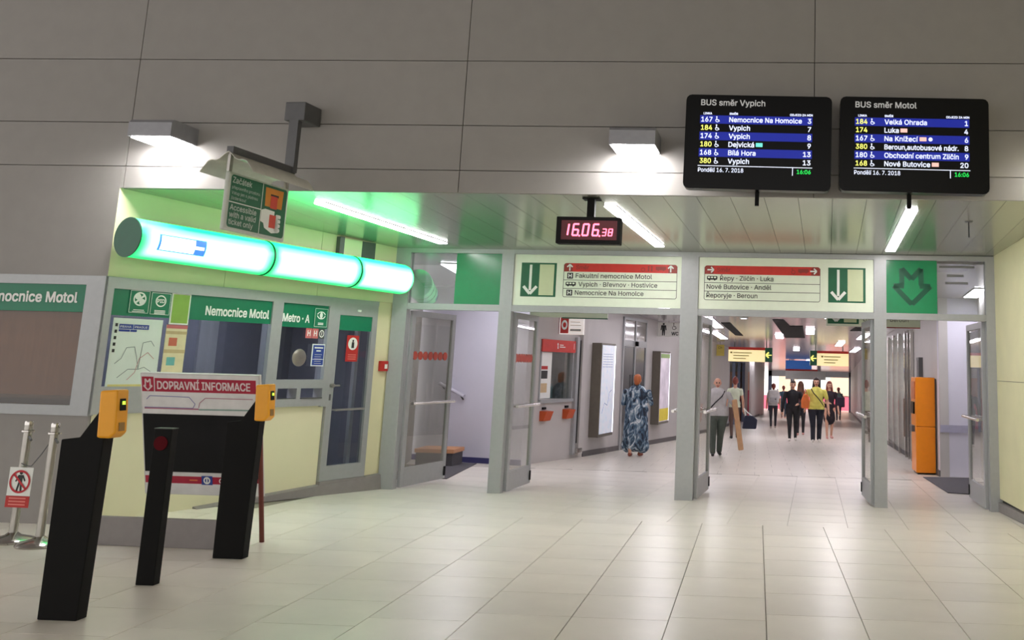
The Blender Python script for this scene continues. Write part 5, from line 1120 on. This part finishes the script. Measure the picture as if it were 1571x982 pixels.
        if hairstyle == 'bun': hc_((0, 0.06, 1.76), (0, 0.085, 1.76), 0.042, 0.042); hc_((0, 0.07, 1.60), (0, 0.06, 1.66), 0.055, 0.06)
        if hairstyle == 'short': hc_((0, 0.07, 1.59), (0, 0.06, 1.66), 0.062, 0.066)
    remesh('hair', hp, [hair], t, 0.011, 1)
    return t
def cloth(n, rgb, **kw): return mat('cloth_'+n, rgb, 0.85, var=0.1, scale=8, **kw)
H = {n: mat('hair_'+n, c_, 0.5, var=0.2, scale=40, stretch=(1, 1, 0.15)) for n, c_ in dict(ginger=(176, 96, 48), dark=(44, 30, 26), brown=(104, 66, 48), grey=(170, 160, 150), auburn=(120, 50, 40), blond=(176, 140, 100)).items()}
black_shoe = mat('shoe_black', (30, 28, 28), 0.5); white_shoe = mat('shoe_white', (226, 222, 214), 0.6); pink_shoe = mat('shoe_pink', (216, 160, 150), 0.6)
# patterned dress: swirls of navy, slate and white
m = bpy.data.materials.new('patterned_dress'); m.use_nodes = True; nt = m.node_tree; N = nt.nodes
tcx = N.new('ShaderNodeTexCoord'); nz = N.new('ShaderNodeTexNoise'); nz.inputs['Scale'].default_value = 5.0; nz.inputs['Detail'].default_value = 3; nz.inputs['Distortion'].default_value = 2.2
mpn = N.new('ShaderNodeMapping'); mpn.inputs['Scale'].default_value = (1.4, 1.4, 0.8); nt.links.new(tcx.outputs['Object'], mpn.inputs[0]); nt.links.new(mpn.outputs[0], nz.inputs['Vector'])
rp = N.new('ShaderNodeValToRGB'); rp.color_ramp.elements[0].position = 0.36; rp.color_ramp.elements[0].color = lin((34, 42, 56))+(1,); rp.color_ramp.elements[1].position = 0.68; rp.color_ramp.elements[1].color = lin((214, 220, 224))+(1,)
e_ = rp.color_ramp.elements.new(0.48); e_.color = lin((70, 96, 120))+(1,); e_ = rp.color_ramp.elements.new(0.56); e_.color = lin((130, 150, 166))+(1,)
nt.links.new(nz.outputs['Fac'], rp.inputs[0]); nt.links.new(rp.outputs[0], N['Principled BSDF'].inputs['Base Color']); N['Principled BSDF'].inputs['Roughness'].default_value = 0.8
DRESS = m
p_ = person('woman with ginger hair in a long blue-white patterned dress seen from behind', (-2.355, 19.81, fz(19.81)), 1.56, 172, DRESS, DRESS, mat('sandal', (150, 80, 60), 0.6), H['ginger'], stride=0.05, dress=(0.17, 0.30), sleeve=1.0, legs_bare=True, build=1.45, hairstyle='short',
       longsleeve=True, arms={'R': ((-0.31, -0.06, 1.14), (-0.12, -0.30, 1.27)), 'L': ((0.32, -0.04, 1.13), (0.14, -0.30, 1.12))})
p_ = person('balding man in grey t-shirt and dark green trousers walking towards us', (-0.80, 20.75, fz(20.75)), 1.56, 8, cloth('grey', (178, 176, 176)), cloth('olive', (76, 84, 76)), black_shoe, H['grey'], stride=0.13, build=1.42, bald=True, sleeve=0.55, extra='wide',
       arms={'L': ((0.39, 0.02, 1.12), (0.40, -0.14, 0.93)), 'R': ((-0.37, 0.03, 1.12), (-0.38, -0.08, 0.88))})
k = 1.56/1.75
t = tag(MB().box(-0.055, 0.055, -0.03, 0.03, -0.62, 0.40).build('cardboard_roll', mat('cardboard', (190, 150, 112), 0.8), bevel=0.02), 'long brown cardboard package carried by the man in grey', 'package'); t.location = (-0.80+0.47*k, 20.62, fz(20.7)+0.74); t.rotation_euler = (0.05, -0.16, 0.1)
strap = mat('strap_black', (28, 28, 30), 0.7)
def crossbelt(t, s, w_=1.0):
    pts = [(s*0.12*w_, -0.06, 1.455), (s*0.07*w_, -0.11*w_, 1.34), (-s*0.04*w_, -0.112*w_, 1.2), (-s*0.13*w_, -0.09*w_, 1.06), (-s*0.17*w_, -0.05*w_, 0.98)]
    MB().tube(pts, 0.013, 8).build('strap', strap, t)
crossbelt(p_, 1, 1.35)
person('woman with dark pinned-up hair in a pale green top walking away', (-0.60, 28.6, fz(28.6)), 1.68, 185, cloth('palegreen', (206, 214, 190)), cloth('brown', (96, 74, 66)), black_shoe, H['auburn'], hairstyle='bun', stride=0.1, build=0.95, sleeve=0.3)
t = thing('handbag', 'dark blue handbag in the hand of the woman in pale green', 'bag', (-0.18, 28.5, fz(28.5)+0.28)); MB().prism([(-0.2, 0.0), (0.2, 0.0), (0.23, 0.25), (0.1, 0.36), (-0.13, 0.36)], -0.07, 0.07).build('bag_body', cloth('navy', (40, 44, 62)), t, bevel=0.03); MB().tube([(-0.1, 0, 0.35), (-0.14, 0, 0.52), (-0.16, 0, 0.56), (-0.05, 0, 0.45), (0.08, 0, 0.35)], 0.015, 8).build('handle', M['white'], t)
person('person in grey top and dark trousers with a pale backpack walking away', (0.654, 37.7, fz(37.7)), 1.62, 180, cloth('lightgrey', (200, 198, 200)), cloth('charcoal', (50, 50, 58)), mat('shoe_grey', (190, 180, 172), 0.6), H['auburn'], stride=0.1, longsleeve=False)
t = thing('backpack', 'pale grey backpack on the person walking away', 'backpack', (0.66, 37.55, fz(37.5)+0.92)); MB().box(-0.19, 0.19, -0.14, 0.02, 0, 0.48).build('pack', cloth('packgrey', (205, 203, 206)), t, bevel=0.05); MB().box(-0.13, 0.13, -0.18, -0.14, 0.04, 0.22).build('pocket', cloth('packpocket', (182, 180, 186)), t, bevel=0.02)
B(t, 'badge', M['aludark'], 0.04, 0.09, -0.184, -0.18, 0.12, 0.17); B(t, 'strap', M['aludark'], -0.16, -0.12, 0.0, 0.03, 0.44, 0.52); B(t, 'strap', M['aludark'], 0.12, 0.16, 0.0, 0.03, 0.44, 0.52)
person('distant person in dark teal clothes beside the left wall', (1.45, 53.0, fz(53)), 1.66, 178, cloth('teal', (66, 92, 110)), cloth('teal2', (60, 80, 96)), pink_shoe, H['auburn'], stride=0.08, voxel=0.014)
person('woman in black top and black trousers walking towards us', (1.03, 28.1, fz(28.1)), 1.63, 0, cloth('black', (30, 29, 34)), cloth('black2', (36, 36, 40)), white_shoe, H['dark'], hairstyle='bun', stride=0.13, build=1.15, longsleeve=True, sleeve=1.0, arms={'L': ((0.29, 0.0, 1.12), (0.16, -0.2, 1.08))})
person('woman with long brown hair half hidden behind the woman in black', (1.42, 32.0, fz(32)), 1.66, 178, cloth('maroon', (90, 60, 66)), cloth('black3', (40, 38, 44)), pink_shoe, H['brown'], hairstyle='long', stride=0.1)
p_ = person('woman in yellow t-shirt and black trousers walking towards us', (1.66, 27.75, fz(27.75)), 1.72, 0, cloth('yellow', (226, 218, 110)), cloth('ink', (34, 36, 48)), white_shoe, H['dark'], hairstyle='long', stride=0.09, build=1.25, sleeve=0.5, extra='wide', arms={'R': ((-0.29, 0.05, 1.13), (-0.32, -0.1, 0.92))})
crossbelt(p_, -1, 1.22)
t = thing('shoulder_bag', 'orange bag under the arm of the woman in yellow', 'bag', (1.35, 27.5, fz(27.5)+0.9)); MB().prism([(-0.11, 0.0), (0.1, 0.0), (0.12, 0.2), (0.06, 0.38), (-0.05, 0.38), (-0.12, 0.2)], -0.09, 0.06).build('bag_body', cloth('orange', (226, 120, 60)), t, bevel=0.03); MB().tube([(-0.04, 0, 0.37), (0.0, 0.03, 0.52), (0.05, 0, 0.37)], 0.012, 8).build('handle', cloth('orange2', (200, 100, 50)), t)
person('woman with auburn hair in a short dark dress with bare legs', (2.20, 30.2, fz(30.2)), 1.66, 6, cloth('wine', (44, 30, 38)), cloth('wine2', (34, 26, 32)), pink_shoe, H['auburn'], hairstyle='long', stride=0.1, skirt=(0.55, 0.19), legs_bare=True, sleeve=0.4, arms={'R': ((-0.26, -0.03, 1.12), (-0.1, -0.2, 1.1))})
t = thing('handbag', 'dark shoulder bag of the woman in the short dark dress', 'bag', (2.52, 30.25, fz(30.2)+0.92)); MB().box(-0.14, 0.14, -0.08, 0.08, 0, 0.3).build('bag_body', cloth('plum', (46, 30, 48)), t, bevel=0.03); MB().tube([(-0.1, 0, 0.29), (-0.04, 0, 0.5), (0.08, 0, 0.29)], 0.012, 8).build('handle', strap, t)
person('distant person in grey-green top near the right wall', (4.25, 52, fz(52)), 1.64, 180, cloth('greygreen', (110, 126, 124)), cloth('navy2', (44, 50, 66)), black_shoe, H['auburn'], stride=0.07, voxel=0.014)
person('farthest visible person in dark clothes near the corridor end', (2.75, 60, fz(60)), 1.70, 0, cloth('slate', (96, 84, 96)), cloth('slate2', (60, 60, 80)), black_shoe, H['brown'], stride=0.08, voxel=0.014)
